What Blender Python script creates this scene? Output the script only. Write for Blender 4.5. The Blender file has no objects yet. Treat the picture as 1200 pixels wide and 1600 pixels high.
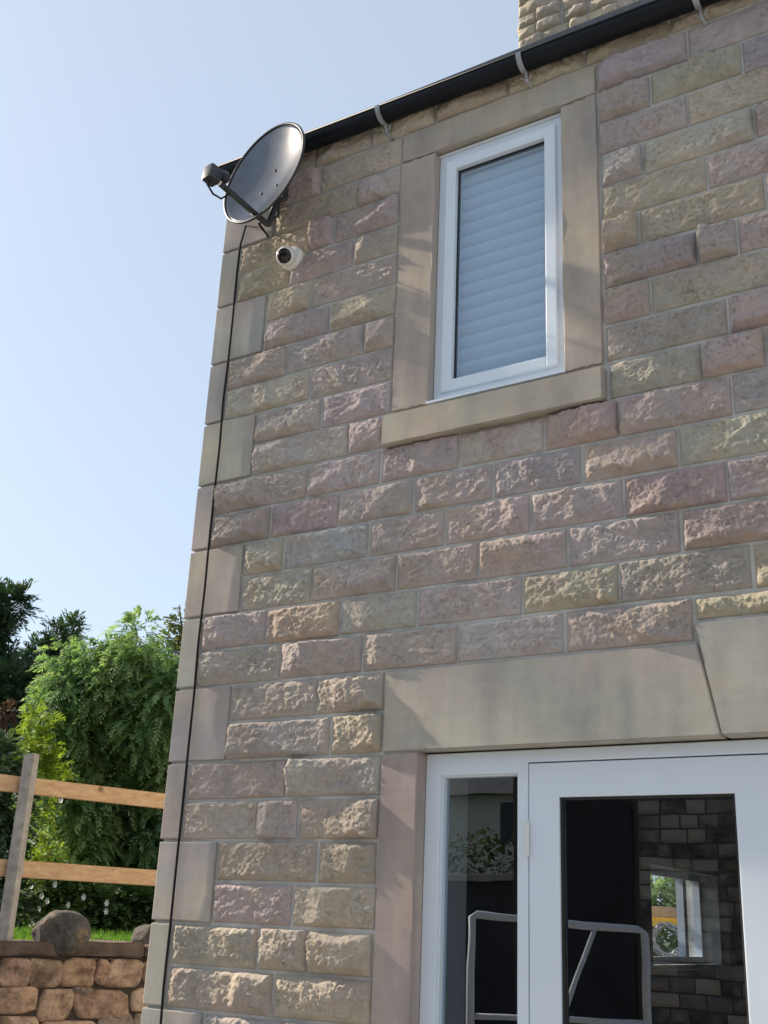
import bpy, bmesh, math, random
import numpy as np
from mathutils import Vector, Matrix, Quaternion

# ------------------------------------------------------------------ camera, sky, sun, exposure
S = bpy.context.scene
C = S.collection
cam_d = bpy.data.cameras.new('camera')
cam = bpy.data.objects.new('camera', cam_d); C.objects.link(cam)
cam.location = (3.20568, -3.43342, 1.52333)
cam.rotation_euler = (1.9235082, -0.0422087, 0.5621749)
cam_d.sensor_fit = 'VERTICAL'; cam_d.sensor_height = 36.0; cam_d.sensor_width = 36.0
cam_d.lens = 1753.115 / 1600 * 36
cam_d.clip_start = 0.05; cam_d.clip_end = 2000
S.camera = cam

SUN_EL = math.radians(31)
SUN_AZ = math.radians(186.0)           # measured from +X towards +Y; the sun rakes along the front wall from the left
sdir = Vector((math.cos(SUN_EL) * math.cos(SUN_AZ), math.cos(SUN_EL) * math.sin(SUN_AZ), math.sin(SUN_EL)))
W = bpy.data.worlds.new('World'); S.world = W; W.use_nodes = True
wn = W.node_tree; wn.nodes.clear()
sky = wn.nodes.new('ShaderNodeTexSky'); sky.sky_type = 'NISHITA'; sky.sun_disc = False
sky.sun_elevation = SUN_EL; sky.sun_rotation = math.pi / 2 - SUN_AZ
sky.air_density = 1.0; sky.dust_density = 1.5; sky.ozone_density = 3.0; sky.altitude = 100
bg = wn.nodes.new('ShaderNodeBackground'); bg.inputs['Strength'].default_value = 0.12
wo = wn.nodes.new('ShaderNodeOutputWorld')
hz = wn.nodes.new('ShaderNodeMix'); hz.data_type = 'RGBA'; hz.inputs[0].default_value = 0.76   # thin even summer haze over the clear sky
hz.inputs[7].default_value = (1.55, 1.74, 1.90, 1)
wn.links.new(sky.outputs[0], hz.inputs[6]); wn.links.new(hz.outputs[2], bg.inputs[0]); wn.links.new(bg.outputs[0], wo.inputs[0])
sl = bpy.data.lights.new('sun', 'SUN'); sl.energy = 2.9; sl.angle = math.radians(1.0); sl.color = (1.0, 0.86, 0.68)
so = bpy.data.objects.new('sun', sl); C.objects.link(so)
so.rotation_euler = sdir.to_track_quat('Z', 'Y').to_euler(); so.location = (-20, -3, 15)
S.view_settings.view_transform = 'Standard'; S.view_settings.look = 'None'
S.view_settings.exposure = 1.6; S.view_settings.gamma = 1.0; S.view_settings.use_curve_mapping = False
S.cycles.max_bounces = 8; S.cycles.diffuse_bounces = 4; S.cycles.transparent_max_bounces = 12
try: S.cycles.use_denoising = True
except Exception: pass

random.seed(7)
rng = np.random.default_rng(7)

# ------------------------------------------------------------------ helpers
def lin(r, g, b):
    f = lambda c: (c / 255) / 12.92 if c / 255 <= 0.04045 else ((c / 255 + 0.055) / 1.055) ** 2.4
    return (f(r), f(g), f(b), 1)

def tag(o, label=None, cat=None, group=None, kind=None):
    if label: o['label'] = label
    if cat: o['category'] = cat
    if group: o['group'] = group
    if kind: o['kind'] = kind
    return o

def empty(name, loc=(0, 0, 0)):
    o = bpy.data.objects.new(name, None); o.empty_display_size = 0.1; o.location = loc; C.objects.link(o); return o

def link(name, me, mat, parent=None, loc=(0, 0, 0), color=None, smooth=False):
    o = bpy.data.objects.new(name, me); C.objects.link(o)
    if mat is not None and not me.materials: me.materials.append(mat)
    if parent: o.parent = parent
    o.location = loc
    if parent is not None and parent.type == 'EMPTY' and parent.parent is None:
        o.location = Vector(loc) - parent.location
    if color is not None: o.color = color
    if smooth: me.shade_smooth()
    return o

def mesh_np(name, v, f):
    me = bpy.data.meshes.new(name); me.from_pydata([tuple(x) for x in v], [], [tuple(x) for x in f]); me.update(); return me

class MB:
    """collects simple solids into one mesh"""
    def __init__(s): s.bm = bmesh.new()
    def box(s, x0, x1, y0, y1, z0, z1, bev=0.0):
        r = bmesh.ops.create_cube(s.bm, size=1.0); vs = r['verts']
        for v in vs:
            v.co = Vector(((x0 + x1) / 2 + v.co.x * (x1 - x0), (y0 + y1) / 2 + v.co.y * (y1 - y0), (z0 + z1) / 2 + v.co.z * (z1 - z0)))
        if bev > 0:
            es = list({e for v in vs for e in v.link_edges})
            bmesh.ops.bevel(s.bm, geom=es, offset=bev, segments=2, affect='EDGES', profile=0.6)
        return s
    def prism(s, pts, y0, y1):
        a = [s.bm.verts.new((x, y0, z)) for x, z in pts]; b = [s.bm.verts.new((x, y1, z)) for x, z in pts]
        n = len(pts); s.bm.faces.new(a); s.bm.faces.new(b[::-1])
        for i in range(n): s.bm.faces.new((a[i], b[i], b[(i + 1) % n], a[(i + 1) % n]))
        bmesh.ops.recalc_face_normals(s.bm, faces=s.bm.faces); return s
    def hull(s, lo, hi):
        """lo, hi: two rings of equal count"""
        a = [s.bm.verts.new(p) for p in lo]; b = [s.bm.verts.new(p) for p in hi]; n = len(lo)
        s.bm.faces.new(a); s.bm.faces.new(b[::-1])
        for i in range(n): s.bm.faces.new((a[i], b[i], b[(i + 1) % n], a[(i + 1) % n]))
        bmesh.ops.recalc_face_normals(s.bm, faces=s.bm.faces); return s
    def tube(s, path, r, n=10, cap=True):
        P = [Vector(p) for p in path]; rs = r if isinstance(r, (list, tuple)) else [r] * len(P)
        rings = []; up = None
        for i, p in enumerate(P):
            t = (P[min(i + 1, len(P) - 1)] - P[max(i - 1, 0)]).normalized()
            if up is None:
                up = t.orthogonal().normalized()
            else:
                up = (up - t * up.dot(t)).normalized()
            w = t.cross(up)
            rings.append([s.bm.verts.new(p + (up * math.cos(2 * math.pi * k / n) + w * math.sin(2 * math.pi * k / n)) * rs[i]) for k in range(n)])
        for i in range(len(rings) - 1):
            for k in range(n):
                s.bm.faces.new((rings[i][k], rings[i][(k + 1) % n], rings[i + 1][(k + 1) % n], rings[i + 1][k]))
        if cap: s.bm.faces.new(rings[0][::-1]); s.bm.faces.new(rings[-1])
        return s
    def lathe(s, prof, origin, axis, n=28):
        """prof: list of (radius, distance along axis)"""
        ax = Vector(axis).normalized(); u = ax.orthogonal().normalized(); w = ax.cross(u); o = Vector(origin); rings = []
        for r, d in prof:
            rings.append([s.bm.verts.new(o + ax * d + (u * math.cos(2 * math.pi * k / n) + w * math.sin(2 * math.pi * k / n)) * max(r, 1e-4)) for k in range(n)])
        for i in range(len(rings) - 1):
            for k in range(n): s.bm.faces.new((rings[i][k], rings[i][(k + 1) % n], rings[i + 1][(k + 1) % n], rings[i + 1][k]))
        s.bm.faces.new(rings[0][::-1]); s.bm.faces.new(rings[-1]); return s
    def build(s, name, mat, parent=None, color=None, smooth=False, ang=None):
        bmesh.ops.recalc_face_normals(s.bm, faces=s.bm.faces)
        me = bpy.data.meshes.new(name); s.bm.to_mesh(me); s.bm.free()
        if parent is not None and parent.type == 'EMPTY' and parent.parent is None and parent.location.length > 0:
            me.transform(Matrix.Translation(-parent.location))
        o = bpy.data.objects.new(name, me); C.objects.link(o); me.materials.append(mat)
        if parent: o.parent = parent
        if color is not None: o.color = color
        if smooth:
            me.shade_smooth()
            if ang: me.set_sharp_from_angle(angle=math.radians(ang))
        return o

# vectorised value noise
def _h(ix, iy, seed):
    n = (ix.astype(np.int64) * 374761393 + iy.astype(np.int64) * 668265263 + int(seed) * 974634777) & 0xffffffff
    n = ((n ^ (n >> 13)) * 1274126177) & 0xffffffff
    n = (n ^ (n >> 16)) & 0xffffffff
    return n / 2147483647.5 - 1.0
def vn(x, y, seed=0):
    x = np.asarray(x, float); y = np.asarray(y, float) + np.zeros_like(x)
    x0 = np.floor(x); y0 = np.floor(y); fx = x - x0; fy = y - y0
    fx = fx * fx * fx * (fx * (fx * 6 - 15) + 10); fy = fy * fy * fy * (fy * (fy * 6 - 15) + 10)
    a = _h(x0, y0, seed); b = _h(x0 + 1, y0, seed); c = _h(x0, y0 + 1, seed); d = _h(x0 + 1, y0 + 1, seed)
    return (a * (1 - fx) + b * fx) * (1 - fy) + (c * (1 - fx) + d * fx) * fy
def fbm(x, y, seed=0, o=4):
    s = 0; a = 1; t = 0
    for i in range(o):
        s = s + a * vn(x * 2 ** i + 17.3 * i, y * 2 ** i - 9.1 * i, seed + i * 31); t += a; a *= 0.55
    return s / t

# ------------------------------------------------------------------ materials
def newmat(name):
    m = bpy.data.materials.new(name); m.use_nodes = True; nt = m.node_tree; nt.nodes.clear()
    out = nt.nodes.new('ShaderNodeOutputMaterial'); b = nt.nodes.new('ShaderNodeBsdfPrincipled')
    nt.links.new(b.outputs[0], out.inputs[0]); return m, nt, b, out
def N(nt, t, **kw):
    n = nt.nodes.new('ShaderNode' + t)
    for k, v in kw.items(): setattr(n, k, v)
    return n
def noise(nt, vec, scale, detail=4, rough=0.55):
    n = N(nt, 'TexNoise'); n.inputs['Scale'].default_value = scale; n.inputs['Detail'].default_value = detail; n.inputs['Roughness'].default_value = rough
    if vec is not None: nt.links.new(vec, n.inputs['Vector'])
    return n
def ramp(nt, fac, stops):
    r = N(nt, 'ValToRGB'); e = r.color_ramp.elements
    while len(e) < len(stops): e.new(0.5)
    for i, (p, c) in enumerate(stops): e[i].position = p; e[i].color = c if len(c) == 4 else (*c, 1)
    nt.links.new(fac, r.inputs[0]); return r
def mix(nt, a, b, fac, mode='MIX'):
    m = N(nt, 'Mix', data_type='RGBA', blend_type=mode)
    for sock, v in ((m.inputs[6], a), (m.inputs[7], b), (m.inputs[0], fac)):
        if hasattr(v, 'is_output'): nt.links.new(v, sock)
        else: sock.default_value = v if not isinstance(v, tuple) or len(v) == 4 else (*v, 1)
    return m.outputs[2]
def offset_coords(nt):
    """object coordinates shifted by a random amount for each object"""
    tc = N(nt, 'TexCoord'); oi = N(nt, 'ObjectInfo'); mul = N(nt, 'Math', operation='MULTIPLY'); mul.inputs[1].default_value = 57.0
    nt.links.new(oi.outputs['Random'], mul.inputs[0]); cmb = N(nt, 'CombineXYZ')
    for i in range(3): nt.links.new(mul.outputs[0], cmb.inputs[i])
    ad = N(nt, 'VectorMath', operation='ADD'); nt.links.new(tc.outputs['Object'], ad.inputs[0]); nt.links.new(cmb.outputs[0], ad.inputs[1])
    return ad.outputs[0], oi, tc
def bump(nt, b, h, dist, strength=0.6):
    bp = N(nt, 'Bump'); bp.inputs['Distance'].default_value = dist; bp.inputs['Strength'].default_value = strength
    nt.links.new(h, bp.inputs['Height']); nt.links.new(bp.outputs[0], b.inputs['Normal']); return bp

def plain(name, col, rough=0.5, metal=0.0, var=0.0, vscale=8, bumpd=0.0, bscale=200, spec=0.5):
    m, nt, b, _ = newmat(name); b.inputs['Roughness'].default_value = rough; b.inputs['Metallic'].default_value = metal
    b.inputs['Specular IOR Level'].default_value = spec
    c4 = (*col[:3], 1)
    if var > 0:
        v, oi, tc = offset_coords(nt); n = noise(nt, v, vscale)
        r = ramp(nt, n.outputs[0], [(0.3, tuple(x * (1 - var) for x in col[:3])), (0.7, tuple(min(1, x * (1 + var)) for x in col[:3]))])
        nt.links.new(r.outputs[0], b.inputs['Base Color'])
    else: b.inputs['Base Color'].default_value = c4
    if bumpd > 0:
        v, oi, tc = offset_coords(nt); n2 = noise(nt, v, bscale, 3); bump(nt, b, n2.outputs[0], bumpd)
    return m

def stone_mat(name, rocky=True):
    m, nt, b, _ = newmat(name); v, oi, tc = offset_coords(nt)
    b.inputs['Roughness'].default_value = 0.92; b.inputs['Specular IOR Level'].default_value = 0.2
    big = noise(nt, v, 6 if rocky else 3.0, 3); mid = noise(nt, v, 22, 5, 0.6); fine = noise(nt, v, 260, 4, 0.7)
    base = oi.outputs['Color']
    warm = mix(nt, base, (0.52, 0.435, 0.32, 1), ramp(nt, big.outputs[0], [(0.47, (0, 0, 0)), (0.72, (0.55, 0.55, 0.55))]).outputs[0])
    big2 = noise(nt, v, 4.5 if rocky else 2.2, 2)
    mp = N(nt, 'Mapping'); mp.inputs['Location'].default_value = (7, 3, 5); nt.links.new(v, mp.inputs[0]); nt.links.new(mp.outputs[0], big2.inputs['Vector'])
    pk = mix(nt, warm, (0.47, 0.365, 0.35, 1), ramp(nt, big2.outputs[0], [(0.5, (0, 0, 0)), (0.75, (0.5, 0.5, 0.5))]).outputs[0])
    lum = ramp(nt, mid.outputs[0], [(0.25, (0.90, 0.90, 0.90)), (0.75, (1.10, 1.10, 1.10))] if rocky else [(0.25, (0.94, 0.94, 0.94)), (0.75, (1.05, 1.05, 1.05))])
    c = mix(nt, pk, lum.outputs[0], 1.0, 'MULTIPLY')
    lum2 = ramp(nt, fine.outputs[0], [(0.3, (0.92, 0.92, 0.92)), (0.7, (1.09, 1.09, 1.09))])
    c = mix(nt, c, lum2.outputs[0], 1.0, 'MULTIPLY')
    if not rocky: c = mix(nt, c, (.96, .96, .955, 1), 1.0, 'MULTIPLY')
    if not rocky:   # vertical water streaks and tide marks on the sawn stones
        mp2 = N(nt, 'Mapping'); mp2.inputs['Scale'].default_value = (5, 5, 1.0); nt.links.new(v, mp2.inputs[0])
        st = noise(nt, mp2.outputs[0], 1.6, 4)
        mp3 = N(nt, 'Mapping'); mp3.inputs['Scale'].default_value = (3, 3, 34); nt.links.new(v, mp3.inputs[0]); bd_ = noise(nt, mp3.outputs[0], 1.5, 5, .7)
        c = mix(nt, c, ramp(nt, bd_.outputs[0], [(0.3, (0.965, 0.96, 0.955)), (0.7, (1.03, 1.03, 1.03))]).outputs[0], 1.0, 'MULTIPLY')
        c = mix(nt, c, ramp(nt, st.outputs[0], [(0.28, (0.80, 0.80, 0.83)), (0.6, (1.05, 1.05, 1.05))]).outputs[0], 1.0, 'MULTIPLY')
    gp = N(nt, 'NewGeometry'); wn_ = noise(nt, gp.outputs['Position'], 1.7, 5, .62)
    c = mix(nt, c, ramp(nt, wn_.outputs[0], [(.3, (.88, .885, .90)), (.62, (1.08, 1.07, 1.06))]).outputs[0], 1.0, 'MULTIPLY')
    nt.links.new(c, b.inputs['Base Color'])
    f2 = noise(nt, v, 320 if rocky else 420, 6, 0.85)
    bump(nt, b, f2.outputs[0], 0.005 if rocky else 0.0012, 0.9)
    return m

M = {}
M['rock'] = stone_mat('split_faced_stone', True)
M['sawn'] = stone_mat('sawn_stone', False)
M['mortar'] = plain('mortar', (0.45, 0.445, 0.42), 0.95, var=0.28, vscale=7, bumpd=0.002, bscale=220, spec=0.2)
M['white'] = plain('white_window_plastic', (0.70, 0.775, 0.86), 0.28, var=0.02, vscale=2)
M['seal'] = plain('black_rubber_seal', (0.02, 0.02, 0.022), 0.6)
M['gutter'] = plain('black_gutter_paint', (0.006, 0.008, 0.014), 0.5, var=0.25, vscale=9, spec=0.25)
M['galv'] = plain('galvanised_steel', (0.34, 0.36, 0.39), 0.5, 0.4, var=0.2, vscale=25)
M['cable'] = plain('black_cable', (0.012, 0.012, 0.015), 0.75, spec=0.2)
M['dish'] = plain('dark_grey_dish_paint', (0.13, 0.135, 0.145), 0.22, 0.92, var=0.10, vscale=14)
M['darkplastic'] = plain('dark_grey_plastic', (0.035, 0.037, 0.042), 0.42)
M['camwhite'] = plain('white_camera_shell', (0.80, 0.79, 0.76), 0.3)
M['lens'] = plain('black_camera_lens', (0.008, 0.008, 0.01), 0.12)
M['slate'] = plain('roof_slate', (0.09, 0.095, 0.11), 0.6, var=0.25, vscale=5, bumpd=0.004, bscale=30)
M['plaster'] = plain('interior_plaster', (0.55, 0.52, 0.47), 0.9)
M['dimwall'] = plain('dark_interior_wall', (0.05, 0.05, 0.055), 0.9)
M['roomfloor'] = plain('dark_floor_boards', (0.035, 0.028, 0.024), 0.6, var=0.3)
M['blind'] = plain('white_blind', (0.62, 0.74, 0.80), 0.55)
M['hinge'] = plain('white_hinge', (0.72, 0.72, 0.70), 0.35)
M['yellow'] = plain('yellow_plastic', (0.85, 0.60, 0.02), 0.4)
M['gravel'] = None

def glass_mat(name, tint, ior, rough=0.0):
    m = bpy.data.materials.new(name); m.use_nodes = True; nt = m.node_tree; nt.nodes.clear()
    out = N(nt, 'OutputMaterial'); t = N(nt, 'BsdfTransparent'); t.inputs[0].default_value = (*tint, 1)
    g = N(nt, 'BsdfGlossy'); g.inputs['Roughness'].default_value = rough; g.inputs[0].default_value = (0.88, 0.94, 1, 1)
    fr = N(nt, 'Fresnel'); fr.inputs[0].default_value = ior; mx = N(nt, 'MixShader')
    ge = N(nt, 'NewGeometry'); inv = N(nt, 'Math', operation='SUBTRACT'); inv.inputs[0].default_value = 1.0; nt.links.new(ge.outputs['Backfacing'], inv.inputs[1])
    fm = N(nt, 'Math', operation='MULTIPLY'); nt.links.new(fr.outputs[0], fm.inputs[0]); nt.links.new(inv.outputs[0], fm.inputs[1])
    nt.links.new(fm.outputs[0], mx.inputs[0]); nt.links.new(t.outputs[0], mx.inputs[1]); nt.links.new(g.outputs[0], mx.inputs[2])
    tc = N(nt, 'TexCoord'); n = noise(nt, tc.outputs['Object'], 2.2, 2); bp = N(nt, 'Bump'); bp.inputs['Distance'].default_value = 0.0012; bp.inputs['Strength'].default_value = 0.5
    nt.links.new(n.outputs[0], bp.inputs['Height']); nt.links.new(bp.outputs[0], g.inputs['Normal'])
    nt.links.new(mx.outputs[0], out.inputs[0]); return m
M['glass'] = glass_mat('double_glazing', (0.82, 0.87, 0.92), 2.5)

def wood_mat():
    m, nt, b, _ = newmat('new_fence_timber'); tc = N(nt, 'TexCoord')
    mp = N(nt, 'Mapping'); mp.inputs['Scale'].default_value = (30, 2.2, 30); nt.links.new(tc.outputs['Object'], mp.inputs[0])
    n = noise(nt, mp.outputs[0], 1.4, 5, 0.6); n2 = noise(nt, tc.outputs['Object'], 4, 3)
    r = ramp(nt, n.outputs[0], [(0.3, (0.46, 0.275, 0.145)), (0.7, (0.66, 0.44, 0.255))])
    c = mix(nt, r.outputs[0], (0.30, 0.20, 0.12, 1), ramp(nt, n2.outputs[0], [(0.56, (0, 0, 0)), (0.75, (0.5, 0.5, 0.5))]).outputs[0])
    vo = N(nt, 'TexVoronoi'); vo.inputs['Scale'].default_value = 4.5; nt.links.new(tc.outputs['Object'], vo.inputs['Vector'])
    c = mix(nt, c, (0.16, 0.08, 0.035, 1), ramp(nt, vo.outputs['Distance'], [(0.05, (0.85, 0.85, 0.85)), (0.13, (0, 0, 0))]).outputs[0])
    nt.links.new(c, b.inputs['Base Color']); b.inputs['Roughness'].default_value = 0.8; bump(nt, b, n.outputs[0], 0.003)
    return m
M['wood'] = wood_mat()

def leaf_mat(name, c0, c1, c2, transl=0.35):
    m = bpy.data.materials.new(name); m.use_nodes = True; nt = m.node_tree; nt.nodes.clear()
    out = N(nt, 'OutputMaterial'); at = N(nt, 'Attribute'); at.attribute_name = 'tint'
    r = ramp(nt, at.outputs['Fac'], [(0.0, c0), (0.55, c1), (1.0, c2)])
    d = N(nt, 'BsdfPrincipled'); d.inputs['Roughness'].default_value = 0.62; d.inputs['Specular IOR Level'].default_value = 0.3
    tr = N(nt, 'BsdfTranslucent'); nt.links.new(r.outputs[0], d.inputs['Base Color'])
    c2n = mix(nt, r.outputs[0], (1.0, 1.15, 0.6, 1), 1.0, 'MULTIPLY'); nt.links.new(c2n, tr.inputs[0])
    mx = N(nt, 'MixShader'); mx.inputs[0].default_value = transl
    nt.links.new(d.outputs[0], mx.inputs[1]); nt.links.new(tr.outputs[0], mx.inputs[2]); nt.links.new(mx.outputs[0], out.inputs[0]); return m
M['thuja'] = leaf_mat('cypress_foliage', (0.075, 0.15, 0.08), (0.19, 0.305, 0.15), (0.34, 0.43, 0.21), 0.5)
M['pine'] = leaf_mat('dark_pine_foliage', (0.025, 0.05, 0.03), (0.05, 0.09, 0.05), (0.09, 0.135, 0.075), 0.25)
M['golden'] = leaf_mat('sunlit_edge_foliage', (0.13, 0.19, 0.03), (0.26, 0.34, 0.05), (0.40, 0.45, 0.08), 0.45)  # yellow-green leaves carrying the sunlight of the cypress edge in their colour
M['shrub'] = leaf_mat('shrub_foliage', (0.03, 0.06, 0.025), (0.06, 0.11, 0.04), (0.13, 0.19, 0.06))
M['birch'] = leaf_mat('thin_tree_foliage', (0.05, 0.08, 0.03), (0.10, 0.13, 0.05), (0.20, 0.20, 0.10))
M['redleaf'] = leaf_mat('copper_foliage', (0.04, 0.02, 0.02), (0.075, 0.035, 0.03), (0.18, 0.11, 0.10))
M['petal'] = plain('white_petals', (0.80, 0.80, 0.76), 0.6)
M['bark'] = plain('bark', (0.11, 0.085, 0.065), 0.9, var=0.4, vscale=20, bumpd=0.01, bscale=40)

def rnoise(shape, seed): return np.random.default_rng(seed).normal(size=shape)

# ------------------------------------------------------------------ rock-faced stones
def rock_mesh(w, h, seed, prot=0.022, nx=None, nz=None, back=0.03, margin=0.0025):
    nx = nx or max(12, int(w / 0.0048)); nz = nz or max(8, int(h / 0.0048))
    r = random.Random(seed)
    U, V = np.meshgrid(np.linspace(0, w, nx + 1), np.linspace(0, h, nz + 1), indexing='xy')
    sc = lambda a, base, k: base * (1 + 0.9 * fbm(a * 34, a * 0 + k, seed + k, 4))
    wl = np.clip(sc(V, r.uniform(0.007, 0.030), 1), 0.005, 1); wr = np.clip(sc(V, r.uniform(0.007, 0.030), 2), 0.005, 1)
    wt = np.clip(sc(U, r.uniform(0.007, 0.020), 3), 0.005, 1); wb = np.clip(sc(U, r.uniform(0.014, 0.036), 4), 0.005, 1)
    e = np.minimum(np.minimum(U / wl, (w - U) / wr), np.minimum(V / wb, (h - V) / wt))
    e = np.clip(e, 0, 1); s = e ** 0.85
    # face of chiselled planes meeting in ridges
    face = np.full_like(U, 9.0)
    for q in range(int(4 + w * 16)):
        a_, b_ = r.gauss(0, .15), r.gauss(0, .20); face = np.minimum(face, prot * r.uniform(1.0, 1.25) + a_ * (U - r.uniform(0, w)) + b_ * (V - r.uniform(0, h)) + .012)
    face = np.clip(face, prot * .40, prot * 1.5)
    ang = r.gauss(0, .3); ca, sa = math.cos(ang), math.sin(ang)
    p, q = U * ca + V * sa, -U * sa + V * ca
    rough = 0.0066 * fbm(p * 34, q * 66, seed + 20, 5) + .0019 * rnoise(U.shape, seed) * (.6 + .6 * np.clip(fbm(U * 14, V * 14, seed + 44, 2) + .4, 0, 1))
    d = margin + s * np.maximum(face, 0.006) + rough * np.clip(e * 1.6, 0.12, 1)
    d = np.maximum(d, margin * 0.6)
    ed = (e <= 0); d[ed] = margin * 0.7
    # jitter inside so the grid does not read as a grid
    jx = fbm(U * 70, V * 70, seed + 60, 1) * 0.003 * np.clip(e, 0, 1); jz = fbm(U * 70, V * 70, seed + 70, 1) * 0.003 * np.clip(e, 0, 1)
    # slightly uneven outline
    jx = jx + ed * 0; X = U - w / 2 + jx; Z = V - h / 2 + jz
    v = np.stack([X, -d, Z], -1).reshape(-1, 3)
    n = nx + 1; idx = np.arange(n * (nz + 1)).reshape(nz + 1, n)
    f = np.stack([idx[:-1, :-1], idx[:-1, 1:], idx[1:, 1:], idx[1:, :-1]], -1).reshape(-1, 4).tolist()
    ring = list(idx[0, :]) + list(idx[1:, -1]) + list(idx[-1, -2::-1]) + list(idx[-2:0:-1, 0])
    b0 = len(v); bk = v[ring].copy(); bk[:, 1] = back; v = np.vstack([v, bk]); L = len(ring)
    for i in range(L):
        j = (i + 1) % L; f.append((ring[i], b0 + i, b0 + j, ring[j]))
    return v, f

COL = dict(p=(.50, .415, .41), y=(.53, .475, .335), g=(.50, .485, .395), r=(.45, .325, .32), n=(.485, .435, .41),
           t=(.51, .445, .355), b=(.42, .42, .445), v=(.425, .37, .39), o=(.54, .42, .31), d=(.42, .35, .35))
def jit(c, r, a=0.08):
    c = tuple(x * .64 + y * .36 for x, y in zip(c, (.49, .455, .43)))
    k = 1 + r.uniform(-a, a); return (c[0] * k * (1 + r.uniform(-.03, .03)), c[1] * k, c[2] * k * (1 + r.uniform(-.05, .05)), 1)

# ------------------------------------------------------------------ the setting: ground, lawn
def ground_mat(name, c0, c1, sc, bd):
    m, nt, b, _ = newmat(name); tc = N(nt, 'TexCoord'); n = noise(nt, tc.outputs['Object'], sc, 6, 0.65); n2 = noise(nt, tc.outputs['Object'], sc * 14, 3)
    r = ramp(nt, n.outputs[0], [(0.3, c0), (0.7, c1)]); c = mix(nt, r.outputs[0], ramp(nt, n2.outputs[0], [(0.3, (.75, .75, .75)), (.7, (1.15, 1.15, 1.15))]).outputs[0], 1.0, 'MULTIPLY')
    nt.links.new(c, b.inputs['Base Color']); b.inputs['Roughness'].default_value = 0.95; bump(nt, b, n2.outputs[0], bd); return m
M['gravel'] = ground_mat('pale_gravel', (0.32, 0.305, 0.28), (0.40, 0.38, 0.35), 1.2, 0.02)
M['lawn'] = ground_mat('lawn_soil', (0.05, 0.09, 0.02), (0.09, 0.15, 0.03), 1.5, 0.02)
g = MB(); g.bm.faces.new([g.bm.verts.new(p) for p in ((-400, -400, 0), (400, -400, 0), (400, 400, 0), (-400, 400, 0))])
tag(g.build('ground', M['gravel']), 'pale gravel ground round the house', None, None, 'structure')

# retaining wall line: through A, direction D (az about 72.7 degrees); n points to the house side
WA = Vector((-2.467, 1.343, 0)); WD = Vector((0.298, 0.955, 0)).normalized(); WN = Vector((WD.y, -WD.x, 0))
COPE = 1.345
def wp(s, out, z): return WA + WD * s + WN * out + Vector((0, 0, z))
g = MB()
lo = [wp(-30, -0.30, -0.3), wp(9.2, -0.30, -0.3), wp(9.2, -70, -0.3), wp(-30, -70, -0.3)]
hi = [wp(-30, -0.30, 1.30), wp(9.2, -0.30, 1.30), wp(9.2, -70, 1.30), wp(-30, -70, 1.30)]
g.hull(lo, hi)
lo = [wp(9.2, 0.5, -0.3), wp(60, 0.5, -0.3), wp(60, -70, -0.3), wp(9.21, -70, -0.3)]
hi = [wp(9.2, 0.5, 1.296), wp(60, 0.5, 1.296), wp(60, -70, 1.296), wp(9.21, -70, 1.296)]
g.hull(lo, hi)
tag(g.build('raised_garden_terrain', M['lawn']), 'raised garden bank behind the retaining wall', None, None, 'structure')

# ------------------------------------------------------------------ the house
house = empty('stone_house'); tag(house, 'two-storey pale sandstone house with white windows and black gutter', 'house')
HX, HY, EV = 4.70, 7.6, 4.955
k2z = lambda k: 1.5 + 0.3 * k
# core wall (mortar plane at y = 0) with real openings: front boxes, gable with a window, back and right walls
WIN = (1.155, 1.735, 3.45, 4.65); DOOR = (1.160, 3.540, 0.0, 2.10)
GW = (4.60, 6.35, 1.34, 2.02)            # small window in the gable wall (y0, y1, z0, z1)
m = MB()
WIN = (1.148, 1.742, 3.44, 4.66); DOOR = (1.153, 3.547, 0.0, 2.112)
def fb(x0, x1, z0, z1): m.box(x0, x1, 0.0, 0.30, z0, z1)
fb(0.0, DOOR[0], 0, DOOR[3]); fb(DOOR[1], HX, 0, DOOR[3])
fb(0.0, HX, DOOR[3], WIN[2]); fb(0.0, WIN[0], WIN[2], WIN[3]); fb(WIN[1], HX, WIN[2], WIN[3]); fb(0.0, HX, WIN[3], EV)
def gb(y0, y1, z0, z1): m.box(0.0, 0.30, y0, y1, z0, z1)
gb(0.30, GW[0], 0, EV); gb(GW[1], HY, 0, EV); gb(GW[0], GW[1], 0, GW[2]); gb(GW[0], GW[1], GW[3], EV)
m.box(0.30, HX - 0.30, HY - 0.3, HY, 0, EV); m.box(HX - 0.30, HX, 0.30, HY, 0, EV)
wall = m.build('wall', M['mortar'], house)
RP = math.tan(math.radians(33)); RZ = EV + (HY / 2) * RP
for nm, x0, x1 in (('gable', 0.0, 0.30), ('gable', HX - 0.3, HX)):
    mm = MB(); v = [(x0, 0.0, EV), (x0, HY, EV), (x0, HY / 2, RZ - .02)]; w2 = [(x1, 0.0, EV), (x1, HY, EV), (x1, HY / 2, RZ - .02)]
    mm.hull(v, w2); mm.build('gable', M['rock'], house, color=(*COL['t'], 1))

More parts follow.
